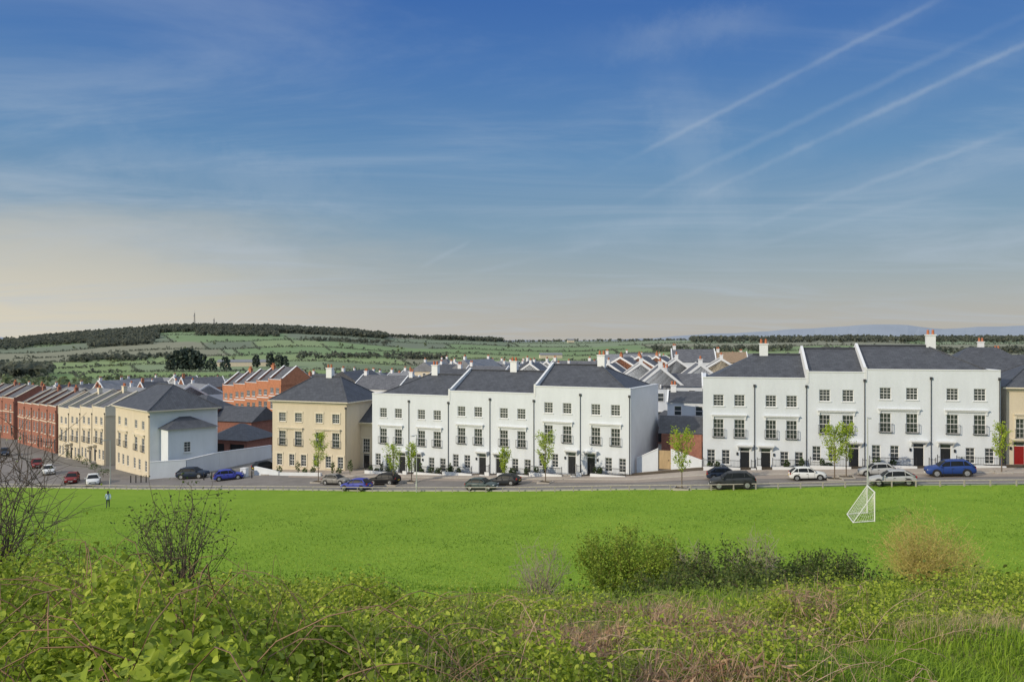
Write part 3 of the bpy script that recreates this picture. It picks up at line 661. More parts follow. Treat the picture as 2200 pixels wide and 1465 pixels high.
g=thing('wooden_gate','pale vertical-board wooden gate in the white wall between the terraces','gate',(gp[0],gp[1],gz+.15),street_ang(1428,1))
gb=MB()
for k in range(9): gb.box(-.68+k*.152,-.68+k*.152+.146,-.03,.03,.05,2.15)
gb.build('boards',WOOD,g); MB().box(-.76,-.685,-.06,.06,0,2.25).build('gate_post',WOOD,g); MB().box(.695,.77,-.06,.06,0,2.25).build('gate_post',WOOD,g)
MB().box(.4,.5,-.07,-.032,1.0,1.1).build('latch',BLACK,g)

def railing(label,root_loc,ang,W,gap,group):
    root=thing('iron_railing',label,'railing',root_loc,ang,group)
    segs=[(0.05,gap-.55),(gap+.55,W-.05)]; b=MB(); p=MB()
    for a,c in segs:
        if c-a<.4: continue
        p.box(a,c,-.1,.1,-.4,.28); b.box(a,c,-.02,.02,1.0,1.035); b.box(a,c,-.02,.02,.36,.39)
        n=int((c-a)/.14)
        for i in range(n+1):
            x=a+.02+(c-a-.04)*i/n; b.box(x-.010,x+.010,-.010,.010,.28,1.12)
        for x in (a,c-.06): b.box(x,x+.06,-.03,.03,.28,1.22)
    b.build('bars',BLACK,root); p.build('plinth',W_WHITE2,root)
def shrub_small(x,y,h,w,label,group,mat=None):
    z=H(x,y)+.17
    root=thing('garden_shrub',label,'shrub',(x,y,z),random.uniform(0,6),group); n=110
    c=unit(rng.normal(size=(n,3)))*rng.uniform(.5,1,(n,1)); c=c*np.array([w/2,w/2,h*.45])+np.array([0,0,h*.5]); c[:,2]=np.maximum(c[:,2],.05)
    put('foliage',mesh_np('foliage',[leaf_np(c,rng.uniform(.12,.24,n),.4)],[mat or L_HEDGE]),root)
    MB().cyl((0,0,-.1),(0,0,h*.6),.04,.02,6).build('stem',BARK,root)
HW={}
def gardens(hs,P0,ex,ang,labels,group,sgroup,slabel,dens):
    n=np.array([-ex[1],ex[0]])
    for i,h in enumerate(hs):
        W,mir=HW[h.name]
        loc=np.array([h.location.x,h.location.y])-n*1.65
        gap=(.2 if mir else .8)*W
        zc=H(loc[0]+ex[0]*W/2,loc[1]+ex[1]*W/2)+.16
        railing(labels[i],(loc[0],loc[1],zc),ang,W,gap,group)
        for k in range(dens):
            s=random.uniform(.08,.92)*W
            if abs(s-gap)<.8: continue
            q=np.array([h.location.x,h.location.y])-n*random.uniform(.5,1.2)+ex*s
            hh=random.choice([.6,.8,.9,1.1,1.6]); shrub_small(q[0],q[1],hh,random.uniform(.6,.95) if hh<1.5 else .5,slabel,sgroup)
L_M=np.linalg.norm(np.array(M1)-np.array(M0)); L_R=np.linalg.norm(np.array(R1)-np.array(R0))
for i,h in enumerate(mh): HW[h.name]=(L_M/6,bool(i%2))
for i,h in enumerate(rh): HW[h.name]=(L_R*rwid[i]/sum(rwid),[False,True,False,False,True][i])
gardens(mh,M0,mex,mang,[f'black iron railing in front of the {o} house of the middle terrace' for o in ordn[:6]],'railings along the terrace gardens','garden shrubs of the middle terrace','dark green shrub behind the black railing of the middle white terrace',5)
gardens(rh,R0,rex,rang,[f'black iron railing in front of the {o} house of the right-hand terrace' for o in ordn[:5]],'railings along the terrace gardens','garden shrubs of the right-hand terrace','small green shrub behind the black railing of the right-hand white terrace',3)
for k,px in enumerate([600,640,655,672,715,728,752]):
    x,y=xyd(px,107.5-(px-600)*.02); shrub_small(x,y,[1.2,2.0,.9,1.0,1.9,.9,2.1][k],[.9,.7,.8,.8,.6,.9,.8][k],'dark shrub planted in front of the cream house','shrubs in front of the cream house')
for k,px in enumerate([90,112,135,150,168,186,204,222]):
    d=165-k*6.5; x,y=xyd(px,d-3); shrub_small(x,y,1.3,1.8,'hedge shrub in front of the cream left terrace','hedge shrubs of the left street')

# ------------------------------------------------------------------ knee rail fence
fr=thing('knee_rail_fence','low weathered timber knee-rail fence between the playing field and the road','fence',(*fpt(1100),H(*fpt(1100))))
fo=Vector(fr.location)
acc=[fpt(q) for q in np.arange(-160,2400,4)]
pts=[acc[0]]
for q in acc:
    if np.linalg.norm(q-pts[-1])>=1.9: pts.append(q)
postm=MB().box(-.05,.05,-.05,.05,-.3,.56).mesh('post'); postm.materials.append(GREYWOOD)
for q in pts[:95]: put('post',postm,fr,(q[0]-fo.x,q[1]-fo.y,H(*q)-fo.z),rz=.1)
rl=MB()
for a,b in zip(pts[:-1],pts[1:]): rl.cyl((a[0]-fo.x,a[1]-fo.y,H(*a)+.53-fo.z),(b[0]-fo.x,b[1]-fo.y,H(*b)+.53-fo.z),.05,.05,6)
rl.build('rail',GREYWOOD,fr)

# ------------------------------------------------------------------ street lamps, bollards
def lamp(label,px,py,ytop,arm=1):
    d=gsolve(px,py); x=(px-CX)/F*d; z=H(x,d); h=(EYE-(ytop-CY)/F*d)-z
    root=thing('street_lamp',label,'street lamp',(x,d,z),street_ang(px),'street lamps')
    MB().cyl((0,0,-.2),(0,0,1.3),.085,.085,10).cyl((0,0,1.3),(0,0,h),.055,.042,10).build('pole',METAL,root)
    MB().box(-.03,.03,-.7,.02,h,h+.05).build('arm',METAL,root)
    MB().box(-.13,.13,-1.15,-.6,h-.02,h+.07).build('lantern',METAL,root)
    MB().box(-.1,.1,-1.1,-.65,h-.035,h-.022).build('lens',LAMPW,root)
    MB().box(-.075,.075,-.105,-.07,.5,1.0).build('access_door',METAL,root)
lamp('slim grey street lamp by the fence in front of the middle terrace',895,1056,935)
lamp('tall pale street lamp behind the goal at the right',1864,1050,897)
lamp('slim street lamp at the left junction beside the white car',237,1046,945)
bolm=MB().cyl((0,0,-.1),(0,0,.92),.075,.065,10).cyl((0,0,.92),(0,0,1.0),.085,.05,10).mesh('bollard'); bolm.materials.append(BLACK)
for k,(px,py) in enumerate([(281,1037),(292,1037),(303,1036),(314,1036),(438,1031),(455,1030),(520,1027),(541,1027)]):
    d=gsolve(px,py); x=(px-CX)/F*d
    tag(put('bollard',bolm,None,(x,d,H(x,d)+.06)),f'black post bollard by the left junction, {(ordn+["eighth"])[k]} from the left','bollard','bollards by the left junction')

# ------------------------------------------------------------------ cars
def rings_loft(m,rings,close=True):
    n=len(rings[0])
    for a,b in zip(rings[:-1],rings[1:]):
        for i in range(n if close else n-1):
            j=(i+1)%n; m.f.append((a[i],b[i],b[j],a[j])); m.m.append(0)
def loft(st,L,W,H_):
    m=MB(); rings=[]
    for (xf,zt,wf,zb) in st:
        w=W/2*wf; k=H_/1.48; zt=zt*k
        half=[(0,zb),(w*.86,zb),(w*.97,zb+.1),(w,zb+.45*(zt-zb)),(w*.985,zb+.72*(zt-zb)),(w*.93,zt-.03),(w*.8,zt+.01),(0,zt+.035)]
        ring=[(xf*L,y,z) for y,z in half]+[(xf*L,-y,z) for y,z in reversed(half[1:-1])]
        rings.append(range(len(m.v),len(m.v)+len(ring))); m.v+=ring
    rings_loft(m,rings)
    m.f.append(tuple(rings[0])); m.m.append(0); m.f.append(tuple(reversed(rings[-1]))); m.m.append(0)
    return m
CK={
 'hatch':dict(L=4.0,W=1.72,H=1.45,st=[(.50,.50,.60,.34),(.488,.64,.8,.25),(.45,.73,.91,.2),(.36,.83,.97,.19),(.24,.91,1,.19),(.0,.94,1,.19),(-.2,.97,1,.19),(-.36,.99,.98,.2),(-.45,.96,.93,.24),(-.488,.84,.86,.3),(-.5,.6,.76,.36)],gl=(.25,.06,-.485,-.30),r=.31,wx=.31),
 'suv':dict(L=4.35,W=1.82,H=1.58,st=[(.50,.56,.66,.40),(.49,.70,.82,.32),(.46,.79,.92,.28),(.36,.87,.97,.26),(.26,.93,1,.26),(.0,.96,1,.26),(-.2,.98,1,.26),(-.38,.99,.98,.28),(-.46,.95,.93,.32),(-.492,.82,.88,.36),(-.5,.6,.78,.42)],gl=(.265,.08,-.485,-.31),r=.35,wx=.30),
 'saloon':dict(L=4.4,W=1.78,H=1.45,st=[(.50,.5,.62,.34),(.488,.64,.8,.25),(.45,.73,.91,.2),(.36,.82,.97,.19),(.24,.90,1,.19),(.0,.93,1,.19),(-.2,.95,1,.19),(-.36,.96,.98,.2),(-.45,.92,.93,.24),(-.488,.80,.86,.3),(-.5,.58,.76,.36)],gl=(.235,.06,-.47,-.25),r=.32,wx=.305)}
def bevel(m,name,off,mats,seg=2):
    me=m.mesh(name); bm=bmesh.new(); bm.from_mesh(me); bmesh.ops.recalc_face_normals(bm,faces=bm.faces); bmesh.ops.bevel(bm,geom=bm.edges[:],offset=off,segments=seg,affect='EDGES',profile=.5); bm.to_mesh(me); bm.free()
    me.polygons.foreach_set('use_smooth',[True]*len(me.polygons))
    for q in mats: me.materials.append(q)
    return me
def recalc(me,smooth=True):
    bm=bmesh.new(); bm.from_mesh(me); bmesh.ops.recalc_face_normals(bm,faces=bm.faces); bm.to_mesh(me); bm.free()
    if smooth: me.polygons.foreach_set('use_smooth',[True]*len(me.polygons))
    return me
_cm={}
def car_meshes(kind):
    if kind in _cm: return _cm[kind]
    K=CK[kind]; L,W,Hh=K['L'],K['W'],K['H']; k=Hh/1.48; out=[]
    out.append(('body',recalc(loft(K['st'],L,W,Hh).mesh('body',True)),'paint',None))
    f0,f1,r0,r1=[q*L for q in K['gl']]; zb=.86*k; zt=Hh-.03; hh_=zt-zb; wb=W/2*.90; wt=W/2*.64
    lp=lambda a,b,t:a+(b-a)*t
    ST=[(f0,.03),(lp(f0,f1,.5),.56),(f1,.90),(lp(f1,r1,.25),.985),(lp(f1,r1,.6),1.0),(r1,.93),(lp(r1,r0,.5),.60),(r0,.08)]
    gm=MB(); rings=[]
    for x,t in ST:
        w=wb+(wt-wb)*t; z=zb+hh_*t
        half=[(wb,zb-.03),(lp(wb,w,.5),lp(zb,z,.5)),(lp(wb,w,.93),lp(zb,z,.90)),(w*.93,z-.004),(w*.5,z+.02),(0,z+.028)]
        ring=[(x,y,zc) for y,zc in half]+[(x,-y,zc) for y,zc in reversed(half[:-1])]
        rings.append(range(len(gm.v),len(gm.v)+len(ring))); gm.v+=ring
    rings_loft(gm,rings,False); g_=gm.mesh('window_glass',True); g_.materials.append(CARGLASS); out.append(('window_glass',recalc(g_),'own',None))
    rm_=MB(); rings=[]
    for x,t in [(lp(f0,f1,.93),.86)]+ST[2:6]+[(lp(r1,r0,.10),.875)]:
        w=wb+(wt-wb)*t; z=zb+hh_*t+.014
        half=[(lp(wb,w,.93)+.012,lp(zb,z,.88)),(w*.95,z),(w*.5,z+.022),(0,z+.03)]
        ring=[(x,y,zc) for y,zc in half]+[(x,-y,zc) for y,zc in reversed(half[:-1])]
        rings.append(range(len(rm_.v),len(rm_.v)+len(ring))); rm_.v+=ring
    rings_loft(rm_,rings,False); out.append(('roof_panel',recalc(rm_.mesh('roof_panel',True)),'paint',None))
    e=.008
    def pp_(t,xb,xt,s): return (lp(xb,xt,t), s*(lp(wb,wt,t)+e), zb+hh_*t*.93)
    for s in (-1,1):
        for xb,xt,rr in ((f0-.02,f1+.02,.035),(.02*L,-.005*L,.03),(-.26*L,-.25*L,.03),(r0+.12,r1+.02,.085)):
            out.append(('pillar',MB().cyl(pp_(.0,xb,xt,s),pp_(1,xb,xt,s),rr,rr*.8,8).mesh('pillar',True),'paint',None))
    wheel=MB().cyl((0,-.11,0),(0,.11,0),K['r'],K['r'],20).mesh('wheel'); wheel.materials.append(TYRE)
    rim=MB(); rr=K['r']*.66
    for s in (-1,1):
        rim.cyl((0,s*.111,0),(0,s*.118,0),rr,rr,16)
        for q in range(5):
            w=2*math.pi*q/5; rim.cyl((0,s*.12,0),(rr*.9*math.cos(w),s*.121,rr*.9*math.sin(w)),.035,.03,5)
    rm=rim.mesh('rim'); rm.materials.append(RIM)
    arch=MB()
    arch.cyl((0,-.02,0),(0,.02,0),K['r']+.06,K['r']+.06,20); am=arch.mesh('wheel_arch'); am.materials.append(PLAST)
    for sx in (-1,1):
        for sy in (-1,1):
            x=sx*K['wx']*L; y=sy*(W/2-.09)
            out.append(('wheel_arch',am,'own',(x,sy*(W/2-.012),K['r']+.02)))
            out.append(('wheel',wheel,'wheel',(x,y,K['r'])))
    hl=MB().box(-.14,.08,-.15,.15,-.06,.06); hm=bevel(hl,'headlight',.03,[LAMPW]); tl=MB().box(-.06,.1,-.13,.13,-.11,.13); tm=bevel(tl,'tail_light',.03,[LAMPR])
    for sy in (-1,1):
        out.append(('headlight',hm,'own',(.465*L,sy*W*.345,.66*k))); out.append(('tail_light',tm,'own',(-.478*L,sy*W*.365,.80*k)))
    gr=MB().box(.487*L,.505*L,-W*.24,W*.24,.42*k,.56*k).mesh('grille'); gr.materials.append(PLAST); out.append(('grille',gr,'own',None))
    sk=MB().box(-.42*L,.42*L,-W/2-.006,W/2+.006,.2*k,.29*k).mesh('side_sill'); sk.materials.append(PLAST); out.append(('side_sill',sk,'own',None))
    a=MB().box(.503*L,.512*L,-.26,.26,.36,.47).mesh('number_plate'); a.materials.append(PLW); out.append(('number_plate',a,'own',None))
    a=MB().box(-.512*L,-.503*L,-.26,.26,.55,.66).mesh('number_plate'); a.materials.append(PLY); out.append(('number_plate',a,'own',None))
    mi_=bevel(MB().box(-.08,.08,-.1,.1,-.07,.07),'wing_mirror',.03,[])
    for sy in (-1,1): out.append(('wing_mirror',mi_,'paint',(f0-.28,sy*(W/2+.06),zb+.12)))
    dhm=MB().box(-.08,.08,-.015,.015,-.015,.015).mesh('door_handle'); dhm.materials.append(PLAST)
    smm=MB().box(-.008,.008,-.006,.006,.3*k,.8*k).mesh('door_seam'); smm.materials.append(PLAST)
    for s in (-1,1):
        for x in (-.03*L,-.25*L): out.append(('door_handle',dhm,'own',(x,s*(W/2+.003),.775*k)))
        for x in (.17*L,-.03*L+.1,-.27*L): out.append(('door_seam',smm,'own',(x,s*(W/2-.003),0)))
    _cm[kind]=(out,rm); return _cm[kind]
def carpaint(name,col,metal=.0): return pmat(name,col,.5,.04,3,spec=.18,coat=.05,metal=metal)
PT={'white':carpaint('white_car_paint',(.66,.67,.67)),'silver':carpaint('silver_car_paint',(.36,.37,.38)),'grey':carpaint('grey_car_paint',(.22,.215,.205)),'black':carpaint('black_car_paint',(.016,.017,.02)),
 'navy':carpaint('navy_car_paint',(.022,.034,.06)),'blue':carpaint('blue_car_paint',(.05,.065,.34)),'royal':carpaint('royal_blue_car_paint',(.022,.055,.21)),'red':carpaint('red_car_paint',(.20,.025,.025)),'teal':carpaint('grey_green_car_paint',(.06,.085,.09)),'dark':carpaint('charcoal_car_paint',(.034,.038,.044))}
def car(label,px,py,wpx,kind,paint,rev=False,turn=0,fit=True):
    d=gsolve(px,py); x=(px-CX)/F*d; K=CK[kind]; ang=street_ang(px)+R(turn)+(math.pi if rev else 0)
    k=min(1.06,max(.84,wpx*d/F/(K['L']+.35))) if fit else .96
    dx,dy=math.cos(ang),math.sin(ang); L=K['L']*.3
    zf=H(x+dx*L,d+dy*L); zr=H(x-dx*L,d-dy*L); pitch=math.atan2(zf-zr,2*L)
    root=thing('parked_car',label,'car',(x,d,(zf+zr)/2+.075),0,'cars parked along the street'); root.rotation_euler=(0,-pitch,ang); root.scale=(k,k,k)
    parts,rm=car_meshes(kind)
    for nm,me,mm,loc in parts:
        o=put(nm,me,root,loc)
        if mm=='paint': setmat(o,PT[paint])
        if mm=='wheel': put('rim',rm,o)
car('blue-grey car cut by the left edge on the left street',10,978,45,'hatch','navy',turn=-30,fit=False)
car('small white car on the left street, behind the red one',104,1018,36,'hatch','white',turn=-25,fit=False)
car('red car farthest up the left street beside a white one',80,1004,30,'hatch','red',turn=-25,fit=False)
car('dark red car parked just behind the white saloon at the left junction',155,1036,42,'hatch','red',turn=-35,fit=False)
car('white saloon at the left junction beside the slim lamp post',200,1040,52,'saloon','white',turn=-30,fit=False)
car('dark navy SUV parked in front of the long white side-street wall',415,1027,72,'suv','navy',turn=12)
car('blue-violet hatchback at the mouth of the side street by the black bollards',492,1030,50,'hatch','blue',turn=35,fit=False)
car('black car half hidden in the side street left of the cream house',572,1010,28,'hatch','black',turn=60,fit=False)
car('grey-beige hatchback parked before the cream house',722,1040,66,'hatch','grey')
car('bright blue small car on the near side of the road before the cream house',766,1052,74,'hatch','blue',rev=True)
car('black crossover under the left end of the middle terrace',827,1040,74,'suv','black',rev=True)
car('grey-green hatchback on the near side before the middle terrace',1036,1052,78,'hatch','teal')
car('black saloon parked behind the grey-green hatchback',1084,1041,78,'saloon','dark',rev=True)
car('charcoal SUV on the near side before the right-hand terrace',1574,1048,105,'suv','dark',rev=True)
car('dark estate car parked behind the charcoal SUV',1558,1029,84,'saloon','navy')
car('small white hatchback parked before the second house of the right-hand terrace',1735,1030,82,'hatch','white')
car('silver hatchback half hidden behind the silver saloon at right',1884,1021,80,'hatch','silver',rev=True)
car('silver saloon on the near side by the tall lamp post',1917,1041,103,'saloon','silver',rev=True)
car('royal blue SUV before the right end of the right-hand terrace',2041,1022,104,'suv','royal',rev=True)

# ------------------------------------------------------------------ street trees
def street_tree(label,px,py,ytop,wpx,seed):
    rs=np.random.default_rng(seed); d=gsolve(px,py); x=(px-CX)/F*d; z=H(x,d)+.1; h=EYE-(ytop-CY)/F*d-z; w=wpx/F*d*.86
    root=thing('street_tree',label,'tree',(x,d,z),rs.uniform(0,6),'young street trees along the road')
    MB().cyl((0,0,-.2),(0,0,h*.45),.06,.045,8).cyl((0,0,h*.45),(.03,0,h*.93),.045,.012,8).build('trunk',BARK,root)
    nb=30; P=np.zeros((nb,5,3))
    for i in range(nb):
        z0=h*(.26+.6*i/nb); a=rs.uniform(0,6.28); f=(z0/h-.26)/.6; ln=w*.5*(.5+.75*math.sin(math.pi*min(1,f*.85+.12)))*rs.uniform(.75,1.25)
        for k in range(5):
            s=k/4; P[i,k]=(math.cos(a)*ln*s,math.sin(a)*ln*s,z0+ln*s*(.5+.7*s))
    put('branches',mesh_np('branches',[tube_np(P,np.linspace(.018,.005,5)[None])],[BARK]),root)
    n=int(1000*max(1,w/1.5)**1.4); bi=rs.integers(0,nb,n); s=rs.uniform(.3,1.05,n); c=P[bi,0]*(1-s[:,None])+P[bi,4]*s[:,None]+rs.normal(size=(n,3))*np.array([.12,.12,.16])
    put('crown',mesh_np('crown',[leaf_np(c,rs.uniform(.10,.2,n),.3)],[L_STREET]),root)
    b=MB(); q=.75
    b.box(-q,q,-q,-q+.1,-.12,.1);b.box(-q,q,q-.1,q,-.12,.1);b.box(-q,-q+.1,-q+.1,q-.1,-.12,.1);b.box(q-.1,q,-q+.1,q-.1,-.12,.1)
    pit=thing('tree_pit','timber-edged planting pit under the '+label.replace('young ','').replace('bright ',''),'planter',(x,d,z),street_ang(px),'timber-edged tree pits')
    b.build('edging',GREYWOOD,pit); MB().box(-q+.1,q-.1,-q+.1,q-.1,-.12,.03).build('bed_soil',SOIL,pit)
for k,a in enumerate([('young street tree in front of the cream house',684,1036,922,34),('young street tree at the left end of the middle terrace',845,1042,950,32),('slender young street tree behind the middle lamp post',884,1036,945,22),
 ('thin young tree before the third house of the middle terrace',1083,1036,958,24),('tall young tree before the fifth house of the middle terrace',1172,1037,925,42),('bright young tree by the wooden gate between the terraces',1465,1050,918,50),
 ('left one of two young trees before the right-hand terrace',1793,1030,910,48),('right one of two young trees before the right-hand terrace',1818,1026,900,34),('young street tree at the right end of the right-hand terrace',2152,1016,905,34)]): street_tree(*a,seed=50+k)

# ------------------------------------------------------------------ goal
gx1,gy1=(1879-CX)/F*55.5,55.5; gx0,gy0=(1863-CX)/F*59,59.
g=thing('football_goal','white portable football goal with sagging net standing on the grass at right','goal',(gx1,gy1,H(gx1,gy1)))
def gl(x,y,z=0): return Vector((x-gx1,y-gy1,H(x,y)-H(gx1,gy1)+z))
hN=2.05; A=gl(gx1,gy1);B_=gl(gx0,gy0);A2=gl(gx1,gy1,hN);B2=gl(gx0,gy0,hN); bk=Vector((-1.6,-.25,0)); A3=gl(gx1+bk.x,gy1+bk.y,.04);B3=gl(gx0+bk.x,gy0+bk.y,.04)
MB().cyl(A,A2,.045,.045,10).build('goal_post',WMETAL,g); MB().cyl(B_,B2,.045,.045,10).build('goal_post',WMETAL,g); MB().cyl(A2,B2,.045,.045,10).build('crossbar',WMETAL,g)
MB().tube([A+Vector((0,0,.05)),A3,B3,B_+Vector((0,0,.05))],.035,8).cyl(A2,A3,.025,.025,8).cyl(B2,B3,.025,.025,8).build('back_frame',WMETAL,g)
nn=MB()
def q4(a,b,c,d,u,v): return (a*(1-u)+b*u)*(1-v)+(d*(1-u)+c*u)*v
for (a,b,c,d,nu,nv) in ((A2,B2,B3,A3,16,13),(A,A2,A2,A3,8,8),(B_,B2,B2,B3,8,8)):
    for i in range(nu+1): nn.tube([q4(a,b,c,d,i/nu,j/6)+Vector((0,0,-.15*math.sin(math.pi*j/6))) for j in range(7)],.006,3)
    for j in range(nv+1): nn.tube([q4(a,b,c,d,i/6,j/nv)+Vector((0,0,-.15*math.sin(math.pi*j/nv))) for i in range(7)],.006,3)
nn.build('net',WMETAL,g)

# ------------------------------------------------------------------ person
d=gsolve(232,1092,60,100,0); px_,py_=(232-CX)/F*d,d
SKIN=pmat('skin',(.48,.29,.2),.6,.05,5); TOP=pmat('pale_blue_top',(.42,.53,.74),.85,.05,5); TROU=pmat('dark_trousers',(.018,.024,.05),.8,.1,5); SHOE=pmat('white_shoes',(.6,.6,.6),.6,.05,5); HAIR=pmat('dark_hair',(.03,.018,.012),.6,.2,9)
vs=[];es=[];rs_=[]
def jv(p,r,par=None):
    vs.append(p); rs_.append(r if isinstance(r,tuple) else (r,r))
    if par is not None: es.append((par,len(vs)-1))
    return len(vs)-1
pel=jv((0,0,.95),(.15,.11)); sp=jv((0,.0,1.12),(.125,.09),pel); ch=jv((0,.01,1.32),(.15,.10),sp); nk=jv((0,.01,1.46),.052,ch); hb=jv((0,.025,1.54),.075,nk); hm_=jv((0,.03,1.60),.088,hb); ht_=jv((0,.02,1.67),.062,hm_)
for s,kn,an,toe,el,wr in ((1,(.1,.17,.51),(.1,.26,.10),(.11,.42,.045),(.25,-.14,1.12),(.25,-.08,.88)),(-1,(-.1,.0,.49),(-.1,-.30,.17),(-.11,-.2,.04),(-.25,.06,1.12),(-.24,.24,.94))):
    hp=jv((s*.09,0,.88),.085,pel); k=jv(kn,.058,hp); a=jv(an,.04,k); jv(toe,.035,a)
    sh=jv((s*.17,.0,1.40),.058,ch); e=jv(el,.042,sh); w=jv(wr,.028,e); dv=(Vector(wr)-Vector(el)).normalized(); pm=Vector(wr)+dv*.07; hd=jv(tuple(pm),.03,w)
    for f in range(4):
        b0=pm+dv*.025+Vector((0,(f-1.5)*.019,0)); f1=jv(tuple(b0),.010,hd); f2=jv(tuple(b0+dv*(.035-.004*abs(f-1.5))+Vector((-s*.006,0,0))),.009,f1); jv(tuple(b0+dv*(.062-.006*abs(f-1.5))+Vector((-s*.02,0,0))),.008,f2)
    tb=jv(tuple(Vector(wr)+dv*.045+Vector((0,.03,0))),.011,w); jv(tuple(Vector(wr)+dv*.08+Vector((-s*.01,.05,0))),.009,tb)
me=bpy.data.meshes.new('body'); me.from_pydata(vs,es,[]); o=bpy.data.objects.new('tmp',me); C.objects.link(o)
sk=o.modifiers.new('s','SKIN'); sl=me.skin_vertices[0].data
for i,r_ in enumerate(rs_): sl[i].radius=r_
sl[0].use_root=True
sb=o.modifiers.new('u','SUBSURF'); sb.levels=1; sb.render_levels=1
dg=bpy.context.evaluated_depsgraph_get(); bme=bpy.data.meshes.new_from_object(o.evaluated_get(dg)); bpy.data.objects.remove(o)
bme.name='body'; bme.materials.clear()
for m_ in (SKIN,TOP,TROU,SHOE): bme.materials.append(m_)
for p in bme.polygons:
    c=p.center; p.use_smooth=True
    p.material_index=3 if c.z<.075 else (0 if c.z>1.46 or (abs(c.x)>.19 and c.z<.93) or (abs(c.x)>.19 and c.y>.2 and c.z<1.0) else (1 if c.z>.9 else 2))
pr=thing('person','person walking on the grass at left in a pale blue top and dark trousers','person',(px_,py_,H(px_,py_)+.01),R(25))
put('body',bme,pr)
def ell(c,r,n=12,mseg=8):
    m=MB()
    for i in range(mseg+1):
        th=math.pi*i/mseg
        for j in range(n): m.v.append((c[0]+r[0]*math.sin(th)*math.cos(2*math.pi*j/n),c[1]+r[1]*math.sin(th)*math.sin(2*math.pi*j/n),c[2]+r[2]*math.cos(th)))
    for i in range(mseg):
        for j in range(n): m.f.append((i*n+j,i*n+(j+1)%n,(i+1)*n+(j+1)%n,(i+1)*n+j)); m.m.append(0)
    return m
hh=ell((0,-.015,1.635),(.098,.10,.105)); h2=ell((0,-.075,1.52),(.085,.05,.16)); n0=len(hh.v); hh.v+=h2.v; hh.f+=[tuple(q+n0 for q in f) for f in h2.f]; hh.m+=h2.m; hh.build('hair',HAIR,pr,True)
for s in (-1,1): ell((s*.032,.112,1.60),(.012,.008,.008),8,6).build('eye',PLAST,pr,True)
ell((0,.122,1.57),(.013,.02,.02),8,6).build('nose',SKIN,pr,True)

# ------------------------------------------------------------------ shrubs on the slope
def shrub(name,label,px,d,h,w,leafm,stemm,nl,ls,ns,group=None,up=.4,seed=1,upright=.5,tw=7,cat='shrub',r0=.018,clump=.12,flat=.75,rag=.72):
    rs=np.random.default_rng(seed); x=(px-CX)/F*d; z=H(x,d)
    root=thing(name,label,cat,(x,d,z-.05),0,group); K=7
    a=rs.uniform(0,6.28,ns); rad=np.sqrt(rs.uniform(0,1,ns))*w/2; hh=h*np.sqrt(np.maximum(.12,1-(rad/(w/2))**2*flat))*rs.uniform(rag,1.06,ns)
    s=np.linspace(0,1,K); bx=np.cos(a)*rad*.25; by=np.sin(a)*rad*.25
    P=np.zeros((ns,K,3))
    cv=s[None]**(1.0+upright)
    P[...,0]=bx[:,None]+(np.cos(a)*rad*.8)[:,None]*cv; P[...,1]=by[:,None]+(np.sin(a)*rad*.8)[:,None]*cv; P[...,2]=hh[:,None]*s[None]
    P+=rs.normal(size=P.shape)*.03*h*s[None,:,None]
    parts=[tube_np(P,np.linspace(r0,r0*.3,K)[None]*(h/2)**.5)]
    pool=[P[:,2:].reshape(-1,3)]
    if tw:
        nt_=ns*tw; bi=rs.integers(0,ns,nt_); bk=rs.integers(2,K,nt_); st=P[bi,bk]; dv=unit(rs.normal(size=(nt_,3))+np.array([0,0,.9])); ln=rs.uniform(.12,.3,nt_)*h
        Q=st[:,None,:]+dv[:,None,:]*(ln[:,None]*np.linspace(0,1,4)[None])[...,None]+rs.normal(size=(nt_,4,3))*.012*h*np.linspace(0,1,4)[None,:,None]
        parts.append(tube_np(Q,np.linspace(r0*.4,r0*.18,4)[None]*(h/2)**.5)); pool.append(Q[:,1:].reshape(-1,3))
    put('stems',mesh_np('stems',parts,[stemm]),root)
    if nl:
        pool=np.concatenate(pool); c=pool[rs.integers(0,len(pool),nl)]+rs.normal(size=(nl,3))*clump; c[:,2]=np.maximum(c[:,2],.03)
        put('foliage',mesh_np('foliage',[leaf_np(c,rs.uniform(.7,1.3,nl)*ls,up)],[leafm]),root)
    return root
shrub('leafy_shrub','upright green shrub with thin stems rising above the brambles at left',385,13.5,1.95,1.8,L_DARK,DTWIG,1500,.045,46,seed=3,upright=.2,tw=5,r0=.014)
shrub('rounded_bush','rounded olive-green bush at the foot of the slope, centre right',1345,30,2.5,3.5,L_BUSH,OLSTEM,13000,.085,110,seed=4,upright=.1,tw=6,up=.6)
shrub('bramble_bush','smaller green bush leaning on the right side of the rounded bush',1428,29,2.05,2.2,L_BUSH,OLSTEM,5000,.08,50,seed=24,upright=.1,up=.6)
shrub('bare_shrub','bare grey twiggy shrub left of the rounded olive-green bush',1160,28,2.0,2.2,L_OLIVE,TWIG,150,.05,34,seed=5,upright=.3,tw=9)
shrub('bramble_bush','dark low bramble bush right of the rounded olive-green bush',1545,27,1.75,3.6,L_DARK,BARK,7500,.09,60,seed=6,rag=.55)
shrub('bare_shrub','tall bare twiggy shrub between the dark bramble bushes',1630,27,2.5,1.8,L_OLIVE,TWIG,120,.05,30,seed=7,upright=.2,tw=9)
shrub('bare_shrub','low bare twiggy shrub just right of the rounded olive-green bush',1490,28,2.2,1.6,L_OLIVE,TWIG,120,.05,26,seed=17,upright=.2,tw=8)
shrub('bramble_bush','dark green low bush left of the tan budding bush',1800,28,1.75,3.9,L_DARK,BARK,8000,.09,60,seed=8,rag=.55)
shrub('bramble_bush','dark low bush linking the bare shrubs, below the silver saloon',1680,27.5,1.5,3.2,L_DARK,BARK,5500,.09,50,seed=18,rag=.5)
